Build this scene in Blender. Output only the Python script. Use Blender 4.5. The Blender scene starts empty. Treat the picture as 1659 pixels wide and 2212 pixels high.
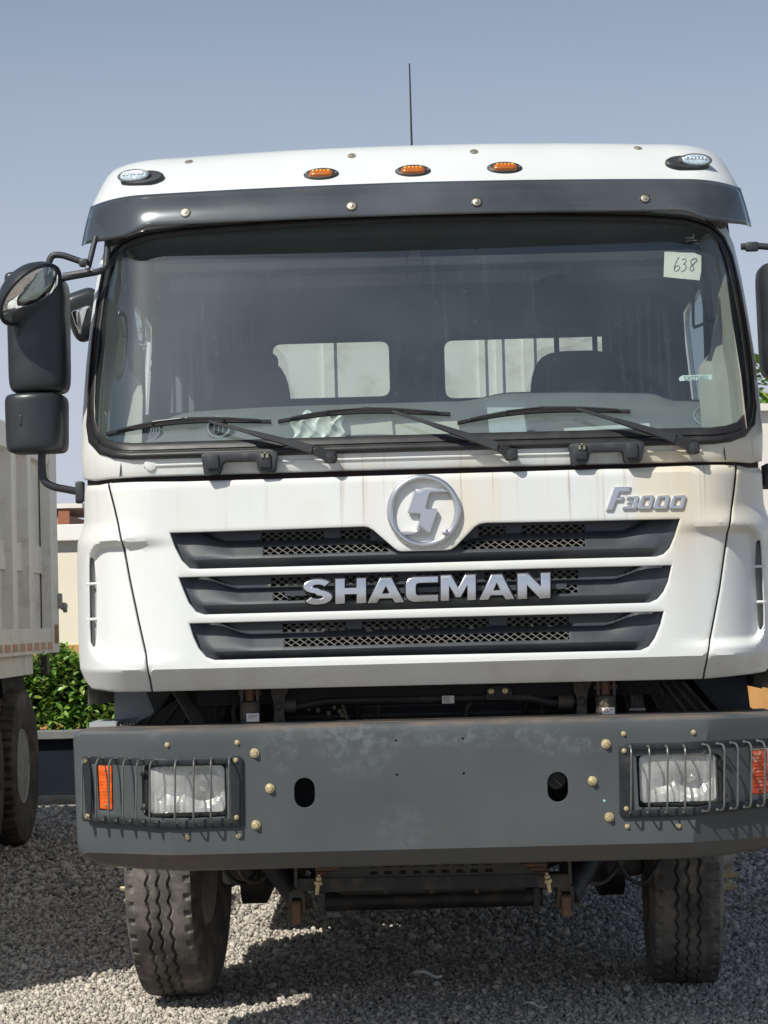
import bpy, bmesh, math, random
import numpy as np
from mathutils import Vector, Matrix, Euler
from mathutils.geometry import delaunay_2d_cdt
from mathutils.bvhtree import BVHTree

random.seed(7)
rng = np.random.default_rng(7)
sc = bpy.context.scene
COL = sc.collection

# ------------------------------------------------------------------ camera
F_PX = 4920.0                      # focal length in units of a 1659 px wide picture
CAM = np.array([-0.0188, -8.0, 1.55])
YAW, PITCH, ROLL = 0.015, 0.0465, -0.026
_cy, _sy, _cp, _sp = math.cos(YAW), math.sin(YAW), math.cos(PITCH), math.sin(PITCH)
FWD = np.array([-_sy * _cp, _cy * _cp, _sp])
_rt = np.array([_cy, _sy, 0.0])
_up = np.cross(_rt, FWD)
RGT = _rt * math.cos(ROLL) + _up * math.sin(ROLL)
UPV = -_rt * math.sin(ROLL) + _up * math.cos(ROLL)
cam_data = bpy.data.cameras.new('camera')
cam = bpy.data.objects.new('camera', cam_data)
COL.objects.link(cam)
m3 = Matrix((RGT, UPV, -FWD)).transposed()
cam.matrix_world = Matrix.Translation(Vector(CAM)) @ m3.to_4x4()
cam_data.sensor_fit = 'HORIZONTAL'
cam_data.sensor_width = 36.0
cam_data.lens = 36.0 * F_PX / 1659.0
cam_data.clip_start = 0.1
cam_data.clip_end = 3000
cam_data.dof.use_dof = False
sc.camera = cam

# ------------------------------------------------------------------ sky, sun, exposure
SUN = Vector((0.80, 1.0, -1.38)).normalized()          # direction the light travels
el = math.asin(-SUN.z)
az = math.atan2(-SUN.x, -SUN.y)
world = bpy.data.worlds.new('World')
sc.world = world
world.use_nodes = True
wn = world.node_tree
wbg = wn.nodes['Background']
sky = wn.nodes.new('ShaderNodeTexSky')
sky.sky_type = 'NISHITA'
sky.sun_disc = False
sky.sun_elevation = el
sky.sun_rotation = az % (2 * math.pi)
sky.air_density = 1.0
sky.dust_density = 1.6
sky.ozone_density = 2.0
sky.altitude = 300
hs = wn.nodes.new('ShaderNodeHueSaturation')
hs.inputs['Saturation'].default_value = 0.92
hs.inputs['Hue'].default_value = 0.495
wn.links.new(sky.outputs[0], hs.inputs['Color'])
# dusty horizon haze, the same all the way round, thinning out with height
wtc = wn.nodes.new('ShaderNodeTexCoord')
wsp = wn.nodes.new('ShaderNodeSeparateXYZ')
wn.links.new(wtc.outputs['Generated'], wsp.inputs[0])
wmr = wn.nodes.new('ShaderNodeMapRange')
wmr.interpolation_type = 'SMOOTHSTEP'
wmr.inputs[1].default_value = -0.02
wmr.inputs[2].default_value = 0.42
wmr.inputs[3].default_value = 0.95
wmr.inputs[4].default_value = 0.0
wn.links.new(wsp.outputs[2], wmr.inputs[0])
wmx = wn.nodes.new('ShaderNodeMix')
wmx.data_type = 'RGBA'
wnz = wn.nodes.new('ShaderNodeTexNoise')
wnz.inputs['Scale'].default_value = 2.2
wnz.inputs['Detail'].default_value = 5
wmp = wn.nodes.new('ShaderNodeMapping')
wmp.inputs['Scale'].default_value = (1, 1, 4)
wn.links.new(wtc.outputs['Generated'], wmp.inputs[0])
wn.links.new(wmp.outputs[0], wnz.inputs['Vector'])
wn2 = wn.nodes.new('ShaderNodeMapRange')
wn2.inputs[1].default_value = 0.3
wn2.inputs[2].default_value = 0.7
wn2.inputs[3].default_value = 0.90
wn2.inputs[4].default_value = 1.08
wn.links.new(wnz.outputs['Fac'], wn2.inputs[0])
wml = wn.nodes.new('ShaderNodeMath')
wml.operation = 'MULTIPLY'
wn.links.new(wmr.outputs[0], wml.inputs[0])
wn.links.new(wn2.outputs[0], wml.inputs[1])
wn.links.new(wml.outputs[0], wmx.inputs[0])
wn.links.new(hs.outputs[0], wmx.inputs[6])
wmx.inputs[7].default_value = (6.5, 6.95, 8.2, 1)
wn.links.new(wmx.outputs[2], wbg.inputs[0])
wbg.inputs[1].default_value = 0.088
sl = bpy.data.lights.new('sun', 'SUN')
sl.energy = 4.9
sl.angle = math.radians(0.53)
sl.color = (1.0, 0.97, 0.895)
so = bpy.data.objects.new('sun', sl)
so.rotation_euler = SUN.to_track_quat('-Z', 'Y').to_euler()
so.location = (-6, -8, 12)
COL.objects.link(so)
vs = sc.view_settings
vs.view_transform = 'Standard'
vs.look = 'None'
vs.exposure = 0.0
vs.gamma = 1.0
vs.use_curve_mapping = False

# ------------------------------------------------------------------ helpers: placing
def ray(u, v):
    d = FWD + RGT * (u - 829.5) / F_PX - UPV * (v - 1106.0) / F_PX
    return d

def at(u, v, Y):
    "world point seen at pixel u,v that lies at depth Y (metres behind the bumper face)"
    d = ray(u, v)
    return Vector(CAM + d * ((Y - CAM[1]) / d[1]))

def onf(u, v, fn):
    "x,z of the pixel on surface y=fn(x,z)"
    Y = 0.1
    for _ in range(12):
        p = at(u, v, Y)
        Y = float(fn(p.x, p.z))
    return (p.x, p.z)

def hit(u, v, obj):
    bv = obj.get('_x')
    tree = BV.get(obj.name)
    if tree is None:
        me = obj.data
        tree = BVHTree.FromPolygons([vv.co.copy() for vv in me.vertices], [tuple(p.vertices) for p in me.polygons])
        BV[obj.name] = tree
    d = Vector(ray(u, v)).normalized()
    loc, nor, idx, dist = tree.ray_cast(Vector(CAM), d)
    if loc is None:
        return at(u, v, 0.3), Vector((0, -1, 0))
    if nor.dot(d) > 0:
        nor = -nor
    return loc, nor
BV = {}

# ------------------------------------------------------------------ helpers: materials
def mat(name, col, rough=0.5, metal=0.0, var=0.12, vs=6.0, bump=0.0, bs=80.0, dirt=None, streak=None, coat=0.0,
        spec=0.5, alpha=1.0, rvar=0.1, stretch=None, trans=0.0, emis=None):
    """procedural principled material. dirt=(colour, scale, threshold, amount); streak=(colour, amount)"""
    m = bpy.data.materials.new(name)
    m.use_nodes = True
    nt = m.node_tree
    N, L = nt.nodes, nt.links
    b = N['Principled BSDF']
    b.inputs['Roughness'].default_value = rough
    b.inputs['Metallic'].default_value = metal
    b.inputs['Specular IOR Level'].default_value = spec
    b.inputs['Coat Weight'].default_value = coat
    b.inputs['Coat Roughness'].default_value = 0.08
    b.inputs['Alpha'].default_value = alpha
    b.inputs['Transmission Weight'].default_value = trans
    tc = N.new('ShaderNodeTexCoord')
    mp = N.new('ShaderNodeMapping')
    L.new(tc.outputs['Object'], mp.inputs['Vector'])
    if stretch:
        mp.inputs['Scale'].default_value = stretch
    n1 = N.new('ShaderNodeTexNoise')
    n1.inputs['Scale'].default_value = vs
    n1.inputs['Detail'].default_value = 6
    L.new(mp.outputs[0], n1.inputs['Vector'])
    mr = N.new('ShaderNodeMapRange')
    mr.inputs[1].default_value = 0.3
    mr.inputs[2].default_value = 0.7
    mr.inputs[3].default_value = 1 - var
    mr.inputs[4].default_value = 1 + var
    L.new(n1.outputs['Fac'], mr.inputs[0])
    mul = N.new('ShaderNodeVectorMath')
    mul.operation = 'SCALE'
    mul.inputs[0].default_value = col
    L.new(mr.outputs[0], mul.inputs['Scale'])
    out = mul.outputs[0]
    def mixin(cur, fac, c2):
        mx = N.new('ShaderNodeMix')
        mx.data_type = 'RGBA'
        L.new(fac, mx.inputs[0])
        L.new(cur, mx.inputs[6])
        mx.inputs[7].default_value = (*c2, 1)
        return mx.outputs[2]
    if dirt:
        dc, ds, dt, da = dirt
        n2 = N.new('ShaderNodeTexNoise')
        n2.inputs['Scale'].default_value = ds
        n2.inputs['Detail'].default_value = 8
        n2.inputs['Roughness'].default_value = 0.65
        L.new(tc.outputs['Object'], n2.inputs['Vector'])
        r2 = N.new('ShaderNodeMapRange')
        r2.inputs[1].default_value = dt
        r2.inputs[2].default_value = dt + 0.18
        r2.inputs[4].default_value = da
        L.new(n2.outputs['Fac'], r2.inputs[0])
        out = mixin(out, r2.outputs[0], dc)
    L.new(out, b.inputs['Base Color'])
    if rvar:
        rr = N.new('ShaderNodeMapRange')
        rr.inputs[1].default_value = 0.3
        rr.inputs[2].default_value = 0.7
        rr.inputs[3].default_value = max(0.02, rough - rvar * rough)
        rr.inputs[4].default_value = min(1, rough + rvar)
        L.new(n1.outputs['Fac'], rr.inputs[0])
        L.new(rr.outputs[0], b.inputs['Roughness'])
    if bump:
        n3 = N.new('ShaderNodeTexNoise')
        n3.inputs['Scale'].default_value = bs
        n3.inputs['Detail'].default_value = 4
        L.new(tc.outputs['Object'], n3.inputs['Vector'])
        bp = N.new('ShaderNodeBump')
        bp.inputs['Strength'].default_value = bump
        bp.inputs['Distance'].default_value = 0.004
        L.new(n3.outputs['Fac'], bp.inputs['Height'])
        L.new(bp.outputs[0], b.inputs['Normal'])
    if emis:
        b.inputs['Emission Color'].default_value = (*emis[0], 1)
        b.inputs['Emission Strength'].default_value = emis[1]
    m['out'] = 1
    return m

# ------------------------------------------------------------------ helpers: meshes
def link(o, parent=None):
    COL.objects.link(o)
    if parent is not None:
        o.parent = parent
        if parent.parent is None:
            o.matrix_parent_inverse = Matrix.Translation(-parent.location)
    return o

def mesh_obj(name, verts, faces, m, parent=None, smooth=True, sharp=38):
    me = bpy.data.meshes.new(name)
    me.from_pydata([tuple(v) for v in verts], [], [tuple(f) for f in faces])
    me.update()
    if smooth:
        me.polygons.foreach_set('use_smooth', [True] * len(me.polygons))
        try:
            me.set_sharp_from_angle(angle=math.radians(sharp))
        except Exception:
            pass
    if m is not None:
        me.materials.append(m)
    o = bpy.data.objects.new(name, me)
    return link(o, parent)

class MB:
    "collects shapes into one mesh"
    def __init__(s):
        s.v, s.f = [], []
    def add(s, v, f):
        k = len(s.v)
        s.v += [tuple(p) for p in v]
        s.f += [tuple(i + k for i in q) for q in f]
        return s
    def box(s, c, size, rot=None, bevel=0.0):
        bm = bmesh.new()
        bmesh.ops.create_cube(bm, size=1)
        bmesh.ops.scale(bm, vec=size, verts=bm.verts)
        if bevel:
            bmesh.ops.bevel(bm, geom=bm.edges[:], offset=bevel, segments=2, affect='EDGES', profile=0.5)
        R = (rot if isinstance(rot, Matrix) else Euler(rot or (0, 0, 0)).to_matrix())
        vs_ = [R @ v.co + Vector(c) for v in bm.verts]
        fs = [[v.index for v in f.verts] for f in bm.faces]
        bm.free()
        return s.add(vs_, fs)
    def tube(s, pts, r, seg=10, fil=0.0, cap=True):
        pts = [Vector(p) for p in pts]
        if fil:
            pts = fillet(pts, fil)
        n = len(pts)
        rs = r if isinstance(r, (list, tuple)) else [r] * n
        if len(rs) != n:
            rs = [rs[0]] * n
        V, Fc = [], []
        t0 = (pts[1] - pts[0]).normalized()
        a = t0.orthogonal().normalized()
        for i, p in enumerate(pts):
            if i == 0:
                t = t0
            elif i == n - 1:
                t = (pts[-1] - pts[-2]).normalized()
            else:
                t = ((pts[i + 1] - p).normalized() + (p - pts[i - 1]).normalized()).normalized()
            a = (a - t * a.dot(t)).normalized()
            b = t.cross(a)
            for k in range(seg):
                th = 2 * math.pi * k / seg
                V.append(p + (a * math.cos(th) + b * math.sin(th)) * rs[i])
        for i in range(n - 1):
            for k in range(seg):
                k2 = (k + 1) % seg
                Fc.append((i * seg + k, i * seg + k2, (i + 1) * seg + k2, (i + 1) * seg + k))
        if cap:
            Fc.append(tuple(range(seg))[::-1])
            Fc.append(tuple(range((n - 1) * seg, n * seg)))
        return s.add(V, Fc)
    def lathe(s, prof, c, axis=(0, 0, 1), seg=24):
        "prof: list of (radius, height along axis)"
        ax = Vector(axis).normalized()
        a = ax.orthogonal().normalized()
        b = ax.cross(a)
        V, Fc = [], []
        for r, h in prof:
            for k in range(seg):
                th = 2 * math.pi * k / seg
                V.append(Vector(c) + ax * h + (a * math.cos(th) + b * math.sin(th)) * r)
        for i in range(len(prof) - 1):
            for k in range(seg):
                k2 = (k + 1) % seg
                Fc.append((i * seg + k, i * seg + k2, (i + 1) * seg + k2, (i + 1) * seg + k))
        if prof[0][0] > 1e-6:
            Fc.append(tuple(range(seg))[::-1])
        if prof[-1][0] > 1e-6:
            Fc.append(tuple(range((len(prof) - 1) * seg, len(prof) * seg)))
        return s.add(V, Fc)
    def sq(s, c, size, e1=0.3, e2=0.3, rot=None, nu=28, nv=18, warp=None):
        "superellipsoid: size are half extents"
        R = (rot if isinstance(rot, Matrix) else Euler(rot or (0, 0, 0)).to_matrix())
        pw = lambda q, e: math.copysign(abs(q) ** e, q)
        V, Fc = [], []
        for j in range(nv + 1):
            ph = -math.pi / 2 + math.pi * j / nv
            for i in range(nu):
                th = 2 * math.pi * i / nu
                p = Vector((size[0] * pw(math.cos(ph), e1) * pw(math.cos(th), e2),
                            size[1] * pw(math.cos(ph), e1) * pw(math.sin(th), e2),
                            size[2] * pw(math.sin(ph), e1)))
                if warp:
                    p = warp(p)
                V.append(R @ p + Vector(c))
        for j in range(nv):
            for i in range(nu):
                i2 = (i + 1) % nu
                Fc.append((j * nu + i, j * nu + i2, (j + 1) * nu + i2, (j + 1) * nu + i))
        return s.add(V, Fc)
    def poly(s, pts, depth):
        "extruded convex polygon: pts 3D, depth vector"
        n = len(pts)
        d = Vector(depth)
        V = [Vector(p) for p in pts] + [Vector(p) + d for p in pts]
        Fc = [tuple(range(n)), tuple(range(2 * n - 1, n - 1, -1))]
        for i in range(n):
            j = (i + 1) % n
            Fc.append((j, i, i + n, j + n))
        return s.add(V, Fc)
    def build(s, name, m, parent=None, smooth=True, sharp=38):
        return mesh_obj(name, s.v, s.f, m, parent, smooth, sharp)

def fillet(pts, r):
    out = [pts[0]]
    for i in range(1, len(pts) - 1):
        p, a, b = pts[i], pts[i - 1], pts[i + 1]
        d1, d2 = (a - p), (b - p)
        rr = min(r, d1.length * 0.48, d2.length * 0.48)
        p1, p2 = p + d1.normalized() * rr, p + d2.normalized() * rr
        for k in range(6):
            t = k / 5
            out.append(p1 * (1 - t) ** 2 + p * 2 * t * (1 - t) + p2 * t * t)
    out.append(pts[-1])
    return out

def area2(p):
    return sum(p[i][0] * p[(i + 1) % len(p)][1] - p[(i + 1) % len(p)][0] * p[i][1] for i in range(len(p))) / 2

def densify(p, step):
    out = []
    for i in range(len(p)):
        a, b = p[i], p[(i + 1) % len(p)]
        n = max(1, int(math.hypot(b[0] - a[0], b[1] - a[1]) / step))
        for k in range(n):
            out.append((a[0] + (b[0] - a[0]) * k / n, a[1] + (b[1] - a[1]) * k / n))
    return out

def inset(p, r):
    "move a ccw loop inward (cw hole loop: outward from the hole) by r"
    n = len(p)
    out = []
    for i in range(n):
        a, b, c = p[i - 1], p[i], p[(i + 1) % n]
        e1 = (b[0] - a[0], b[1] - a[1]); e2 = (c[0] - b[0], c[1] - b[1])
        l1 = math.hypot(*e1) or 1e-9; l2 = math.hypot(*e2) or 1e-9
        n1 = (-e1[1] / l1, e1[0] / l1); n2 = (-e2[1] / l2, e2[0] / l2)
        mx, my = n1[0] + n2[0], n1[1] + n2[1]
        q = mx * mx + my * my
        if q < 1e-6:
            out.append(b); continue
        k = 2 * r / q
        k = min(k, 2.5 * r / math.sqrt(q))
        out.append((b[0] + mx * k, b[1] + my * k))
    return out

def inside(px, pz, poly):
    poly = np.asarray(poly)
    x1, y1 = poly[:, 0], poly[:, 1]
    x2, y2 = np.roll(x1, -1), np.roll(y1, -1)
    P_, Q_ = px[:, None], pz[:, None]
    with np.errstate(divide='ignore', invalid='ignore'):
        c = ((y1 > Q_) != (y2 > Q_)) & (P_ < (x2 - x1) * (Q_ - y1) / (y2 - y1) + x1)
    return (c.sum(1) % 2) == 1

def segdist(px, pz, loops):
    d = np.full(px.shape, 9.0)
    for lp in loops:
        a = np.asarray(lp); b = np.roll(a, -1, 0)
        for i in range(len(a)):
            e = b[i] - a[i]
            L2 = max(e @ e, 1e-12)
            t = np.clip(((px - a[i, 0]) * e[0] + (pz - a[i, 1]) * e[1]) / L2, 0, 1)
            d = np.minimum(d, np.hypot(px - a[i, 0] - t * e[0], pz - a[i, 1] - t * e[1]))
    return d

def sheet(name, outline, fn, m, parent=None, holes=(), step=0.03, rim=0.02, rr=0.004, hrim=None, hrr=None, M=None, est=None,
          smooth=True, sharp=38, lines=()):
    """a surface over a 2D outline with holes, bent onto y=fn(a,b), with a rounded edge turned back by rim.
    M(a,b,d) maps to world; d is the depth behind the surface"""
    if M is None:
        M = lambda a, b, d: (a, float(fn(a, b)) + d, b)
    est = est or step * 1.5
    hrim = rim if hrim is None else hrim
    hrr = rr if hrr is None else hrr
    loops = []
    o = densify(list(outline), est)
    if area2(o) < 0:
        o = o[::-1]
    loops.append((o, rim, rr))
    for h in holes:
        q = densify(list(h), min(est, 0.012 if step < 0.05 else est))
        if area2(q) > 0:
            q = q[::-1]
        loops.append((q, hrim, hrr))
    ins = [inset(l, r) if r else l for l, _, r in loops]
    pts, edges = [], []
    for l in ins:
        k = len(pts)
        pts += l
        edges += [(k + i, k + (i + 1) % len(l)) for i in range(len(l))]
    for ln in lines:
        q = densify(list(ln) + [ln[-1]], est)[:]
        q = [p for i, p in enumerate(q) if i == 0 or math.hypot(p[0] - q[i - 1][0], p[1] - q[i - 1][1]) > 1e-6]
        n_ = int(max(2, math.hypot(ln[-1][0] - ln[0][0], ln[-1][1] - ln[0][1]) / est))
        q = [(ln[0][0] + (ln[-1][0] - ln[0][0]) * k / n_, ln[0][1] + (ln[-1][1] - ln[0][1]) * k / n_) for k in range(n_ + 1)]
        qa = np.array(q)
        ok = inside(qa[:, 0], qa[:, 1], ins[0])
        for h in ins[1:]:
            ok &= ~inside(qa[:, 0], qa[:, 1], h)
        ok &= segdist(qa[:, 0], qa[:, 1], ins) > est * 0.15
        for i in range(n_):
            if ok[i] and ok[i + 1]:
                k = len(pts)
                pts += [q[i], q[i + 1]]
                edges.append((k, k + 1))
    A = np.asarray(ins[0])
    gx = np.arange(A[:, 0].min() + step * 0.5, A[:, 0].max(), step)
    gz = np.arange(A[:, 1].min() + step * 0.5, A[:, 1].max(), step)
    if len(gx) and len(gz):
        X, Z = np.meshgrid(gx, gz)
        X, Z = X.ravel(), Z.ravel()
        k = inside(X, Z, ins[0])
        X, Z = X[k], Z[k]
        for h in ins[1:]:
            if len(X):
                k = ~inside(X, Z, h)
                X, Z = X[k], Z[k]
        if len(X):
            k = segdist(X, Z, ins) > step * 0.35
            for ln in lines:
                k &= segdist(X, Z, [[ln[0], ln[-1]]]) > step * 0.3
            X, Z = X[k], Z[k]
        pts = pts + list(zip(X.tolist(), Z.tolist()))
    res = delaunay_2d_cdt([Vector(p) for p in pts], edges, [], 0, 1e-7)
    P2 = np.array([tuple(v) for v in res[0]])
    fs = [tuple(f) for f in res[2]]
    cen = np.array([P2[list(f)].mean(0) for f in fs])
    k = inside(cen[:, 0], cen[:, 1], ins[0])
    for h in ins[1:]:
        k &= ~inside(cen[:, 0], cen[:, 1], h)
    faces = []
    for f, ok in zip(fs, k):
        if ok:
            ar = area2([P2[i] for i in f])
            if abs(ar) < 1e-12:
                continue
            faces.append(f if ar > 0 else f[::-1])
    verts = [M(p[0], p[1], 0.0) for p in P2]
    orig = {}
    for ni, ol in enumerate(res[3]):
        for q in ol:
            orig[q] = ni
    base = 0
    for (l, rm, r), il in zip(loops, ins):
        n = len(l)
        idx0 = [orig.get(base + i, base + i) for i in range(n)]
        base += n
        if rm <= 0:
            continue
        rings = [idx0]
        if r:
            mid = [((a[0] * 0.35 + b[0] * 0.65), (a[1] * 0.35 + b[1] * 0.65)) for a, b in zip(il, l)]
            k0 = len(verts)
            verts += [M(p[0], p[1], r * 0.3) for p in mid]
            rings.append([k0 + i for i in range(n)])
            k0 = len(verts)
            verts += [M(p[0], p[1], r) for p in l]
            rings.append([k0 + i for i in range(n)])
        k0 = len(verts)
        verts += [M(p[0], p[1], rm) for p in l]
        rings.append([k0 + i for i in range(n)])
        for A_, B_ in zip(rings[:-1], rings[1:]):
            for i in range(n):
                j = (i + 1) % n
                faces.append((A_[j], A_[i], B_[i], B_[j]))
    return mesh_obj(name, verts, faces, m, parent, smooth, sharp)

def grid_obj(name, rows, m, parent=None, closed=False, thick=0.0, smooth=True, sharp=38):
    "rows: list of lists of points"
    nr, nc = len(rows), len(rows[0])
    V = [p for r in rows for p in r]
    Fc = []
    for i in range(nr - 1):
        for j in range(nc if closed else nc - 1):
            j2 = (j + 1) % nc
            Fc.append((i * nc + j, i * nc + j2, (i + 1) * nc + j2, (i + 1) * nc + j))
    o = mesh_obj(name, V, Fc, m, parent, smooth, sharp)
    if thick:
        md = o.modifiers.new('solid', 'SOLIDIFY')
        md.thickness = thick
        md.offset = 1
    return o

def empty(name, loc, **kw):
    o = bpy.data.objects.new(name, None)
    o.location = loc
    o.empty_display_size = 0.3
    COL.objects.link(o)
    for k, v in kw.items():
        o[k] = v
    return o

def tag(o, label=None, category=None, group=None, kind=None):
    if label: o['label'] = label
    if category: o['category'] = category
    if group: o['group'] = group
    if kind: o['kind'] = kind
    return o

def text_mesh(txt, size, extrude=0.0):
    cu = bpy.data.curves.new('lettering', 'FONT')
    cu.body = txt
    cu.size = size
    cu.extrude = extrude
    cu.align_x = 'CENTER'
    cu.align_y = 'CENTER'
    o = bpy.data.objects.new('lettering', cu)
    COL.objects.link(o)
    dg = bpy.context.evaluated_depsgraph_get()
    me = bpy.data.meshes.new_from_object(o.evaluated_get(dg))
    bpy.data.objects.remove(o)
    return me

def frame_from_normal(n, up=Vector((0, 0, 1))):
    "matrix with columns x(right), y(up along surface), z(normal)"
    n = Vector(n).normalized()
    y = (up - n * up.dot(n)).normalized()
    x = y.cross(n)
    return Matrix((x, y, n)).transposed()

def sm(a, b, x):
    t = min(1, max(0, (x - a) / (b - a)))
    return t * t * (3 - 2 * t)
# ------------------------------------------------------------------ materials
def white_paint():
    m = mat('white_cab_paint', (0.68, 0.695, 0.675), rough=0.32, var=0.03, vs=2.5, coat=0.35,
            dirt=((0.62, 0.58, 0.48), 5.0, 0.56, 0.35))
    nt = m.node_tree; N, L = nt.nodes, nt.links
    b = N['Principled BSDF']
    cur = b.inputs['Base Color'].links[0].from_socket
    tc = N.new('ShaderNodeTexCoord')
    sp = N.new('ShaderNodeSeparateXYZ')
    L.new(tc.outputs['Object'], sp.inputs[0])
    def math_(op, a, b_=None, c=None):
        n = N.new('ShaderNodeMath'); n.operation = op
        for i, q in enumerate((a, b_, c)):
            if q is None: continue
            if isinstance(q, (int, float)): n.inputs[i].default_value = q
            else: L.new(q, n.inputs[i])
        return n.outputs[0]
    def rng_(x, a, b_, c=0.0, d=1.0):
        n = N.new('ShaderNodeMapRange'); n.interpolation_type = 'SMOOTHSTEP'
        L.new(x, n.inputs[0])
        for i, q in enumerate((a, b_, c, d)): n.inputs[i + 1].default_value = q
        return n.outputs[0]
    def noise(scale, sxyz, detail=4, rough=0.6):
        mp = N.new('ShaderNodeMapping'); mp.inputs['Scale'].default_value = sxyz
        L.new(tc.outputs['Object'], mp.inputs[0])
        n = N.new('ShaderNodeTexNoise'); n.inputs['Scale'].default_value = scale
        n.inputs['Detail'].default_value = detail; n.inputs['Roughness'].default_value = rough
        L.new(mp.outputs[0], n.inputs['Vector'])
        return n.outputs['Fac']
    def mixc(fac, c2):
        nonlocal cur
        mx = N.new('ShaderNodeMix'); mx.data_type = 'RGBA'
        L.new(fac, mx.inputs[0]); L.new(cur, mx.inputs[6]); mx.inputs[7].default_value = (*c2, 1)
        cur = mx.outputs[2]
    X, Z = sp.outputs[0], sp.outputs[2]
    # rain streaks that ran down from the joint under the windscreen
    top = math_('MULTIPLY', rng_(Z, 1.62, 1.98), rng_(Z, 2.20, 2.17))
    across = rng_(X, -0.6, 0.05, 0.28, 1.0)
    wide = rng_(noise(1.0, (2.1, 0.5, 0.35), 3), 0.44, 0.66)
    stain = math_('MULTIPLY', math_('MULTIPLY', wide, top), across)
    mixc(math_('MULTIPLY', stain, 0.62), (0.66, 0.57, 0.38))
    fine = rng_(noise(1.0, (26, 2, 0.6), 5, 0.7), 0.56, 0.72)
    long_ = rng_(Z, 1.72, 2.02)
    mixc(math_('MULTIPLY', math_('MULTIPLY', math_('MULTIPLY', fine, long_), math_('MULTIPLY', across, rng_(Z, 2.20, 2.17))), 0.80), (0.33, 0.24, 0.16))
    right = math_('MULTIPLY', rng_(X, 0.82, 0.90), rng_(X, 1.08, 0.98))
    st2 = math_('MULTIPLY', math_('MULTIPLY', right, rng_(noise(1.0, (14, 2, 0.25), 4), 0.42, 0.6)), rng_(Z, 1.45, 1.95))
    mixc(math_('MULTIPLY', st2, 0.30), (0.55, 0.42, 0.25))
    # faint grime on the turned-under lower edge
    low = math_('MULTIPLY', rng_(Z, 1.40, 1.36), rng_(noise(1.0, (6, 3, 9), 5), 0.45, 0.7))
    mixc(math_('MULTIPLY', low, 0.30), (0.50, 0.44, 0.34))
    L.new(cur, b.inputs['Base Color'])
    return m

WHITE = white_paint()
ROOFW = mat('white_roof_paint', (0.60, 0.62, 0.605), rough=0.35, var=0.025, vs=3, coat=0.3, dirt=((0.6, 0.58, 0.5), 14.0, 0.62, 0.25))
BUMPER = mat('dark_grey_bumper_paint', (0.064, 0.073, 0.076), rough=0.46, var=0.10, vs=3.0, dirt=((0.10, 0.095, 0.08), 6.0, 0.60, 0.2), bump=0.05, bs=220)
DARKP = mat('black_plastic', (0.028, 0.031, 0.035), rough=0.48, var=0.12, vs=9, bump=0.06, bs=500, dirt=((0.07, 0.065, 0.058), 7.0, 0.56, 0.5))
GRILLE = mat('grille_plastic', (0.047, 0.053, 0.060), rough=0.36, var=0.10, vs=7, dirt=((0.09, 0.09, 0.088), 6.0, 0.55, 0.45))
WIRE = mat('mesh_plastic', (0.16, 0.15, 0.135), rough=0.6, var=0.15, vs=20)
GUARD = mat('guard_paint', (0.013, 0.016, 0.019), rough=0.45, var=0.15, vs=20, dirt=((0.10, 0.095, 0.08), 12.0, 0.58, 0.5))
RODS = mat('guard_rod_paint', (0.13, 0.135, 0.13), rough=0.35, var=0.2, vs=30, metal=0.3)
RUBBER = mat('rubber_seal', (0.018, 0.018, 0.018), rough=0.42, var=0.15, vs=10, dirt=((0.06, 0.055, 0.05), 9.0, 0.55, 0.5))
SILVER = mat('satin_silver', (0.66, 0.67, 0.68), rough=0.22, metal=0.92, var=0.02, vs=5, rvar=0.05)
CHROME = mat('chrome', (0.8, 0.8, 0.8), rough=0.10, metal=1.0, var=0.02)
BOLT = mat('yellow_zinc_bolt', (0.62, 0.52, 0.30), rough=0.38, metal=0.7, var=0.2, vs=40, dirt=((0.5, 0.42, 0.3), 60.0, 0.5, 0.4))
SCREW = mat('dull_screw', (0.34, 0.31, 0.24), rough=0.4, metal=0.6, var=0.2, vs=60)
BLACK = mat('soot_black', (0.010, 0.010, 0.011), rough=0.75, var=0.25, vs=6)
CHASSIS = mat('chassis_paint', (0.020, 0.021, 0.022), rough=0.55, var=0.3, vs=12, dirt=((0.085, 0.068, 0.048), 9.0, 0.50, 0.7))
STEEL = mat('dusty_steel', (0.085, 0.075, 0.062), rough=0.6, metal=0.3, var=0.3, vs=18, dirt=((0.15, 0.11, 0.07), 15.0, 0.5, 0.6))
RUSTY = mat('rusty_brown_metal', (0.17, 0.095, 0.05), rough=0.7, var=0.3, vs=25)
TYRE = mat('tyre_rubber', (0.078, 0.074, 0.066), rough=0.80, var=0.25, vs=10, bump=0.2, bs=180, dirt=((0.24, 0.215, 0.18), 8.0, 0.44, 0.75))
TYRE2 = mat('brown_dusty_tyre', (0.060, 0.052, 0.045), rough=0.85, var=0.2, vs=10, bump=0.2, bs=140, dirt=((0.16, 0.125, 0.09), 7.0, 0.45, 0.7))
RIM = mat('wheel_paint', (0.36, 0.35, 0.33), rough=0.5, var=0.15, vs=9, dirt=((0.17, 0.13, 0.09), 12.0, 0.48, 0.6))
AMBER = mat('amber_lens', (0.42, 0.11, 0.010), rough=0.14, var=0.10, vs=30, coat=0.6, spec=0.6)
ORANGE = mat('orange_reflex_lens', (0.74, 0.115, 0.008), rough=0.18, var=0.35, vs=28, coat=0.5)
CRACKED = mat('crazed_orange_lens', (0.50, 0.075, 0.025), rough=0.3, var=0.35, vs=60, dirt=((0.75, 0.55, 0.42), 45.0, 0.54, 0.9))
TRIM = mat('beige_grey_trim', (0.34, 0.325, 0.28), rough=0.7, var=0.06, vs=5, bump=0.1, bs=300)
ROOFLIN = mat('grey_cab_lining', (0.15, 0.155, 0.155), rough=0.85, var=0.08, vs=5)
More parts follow.
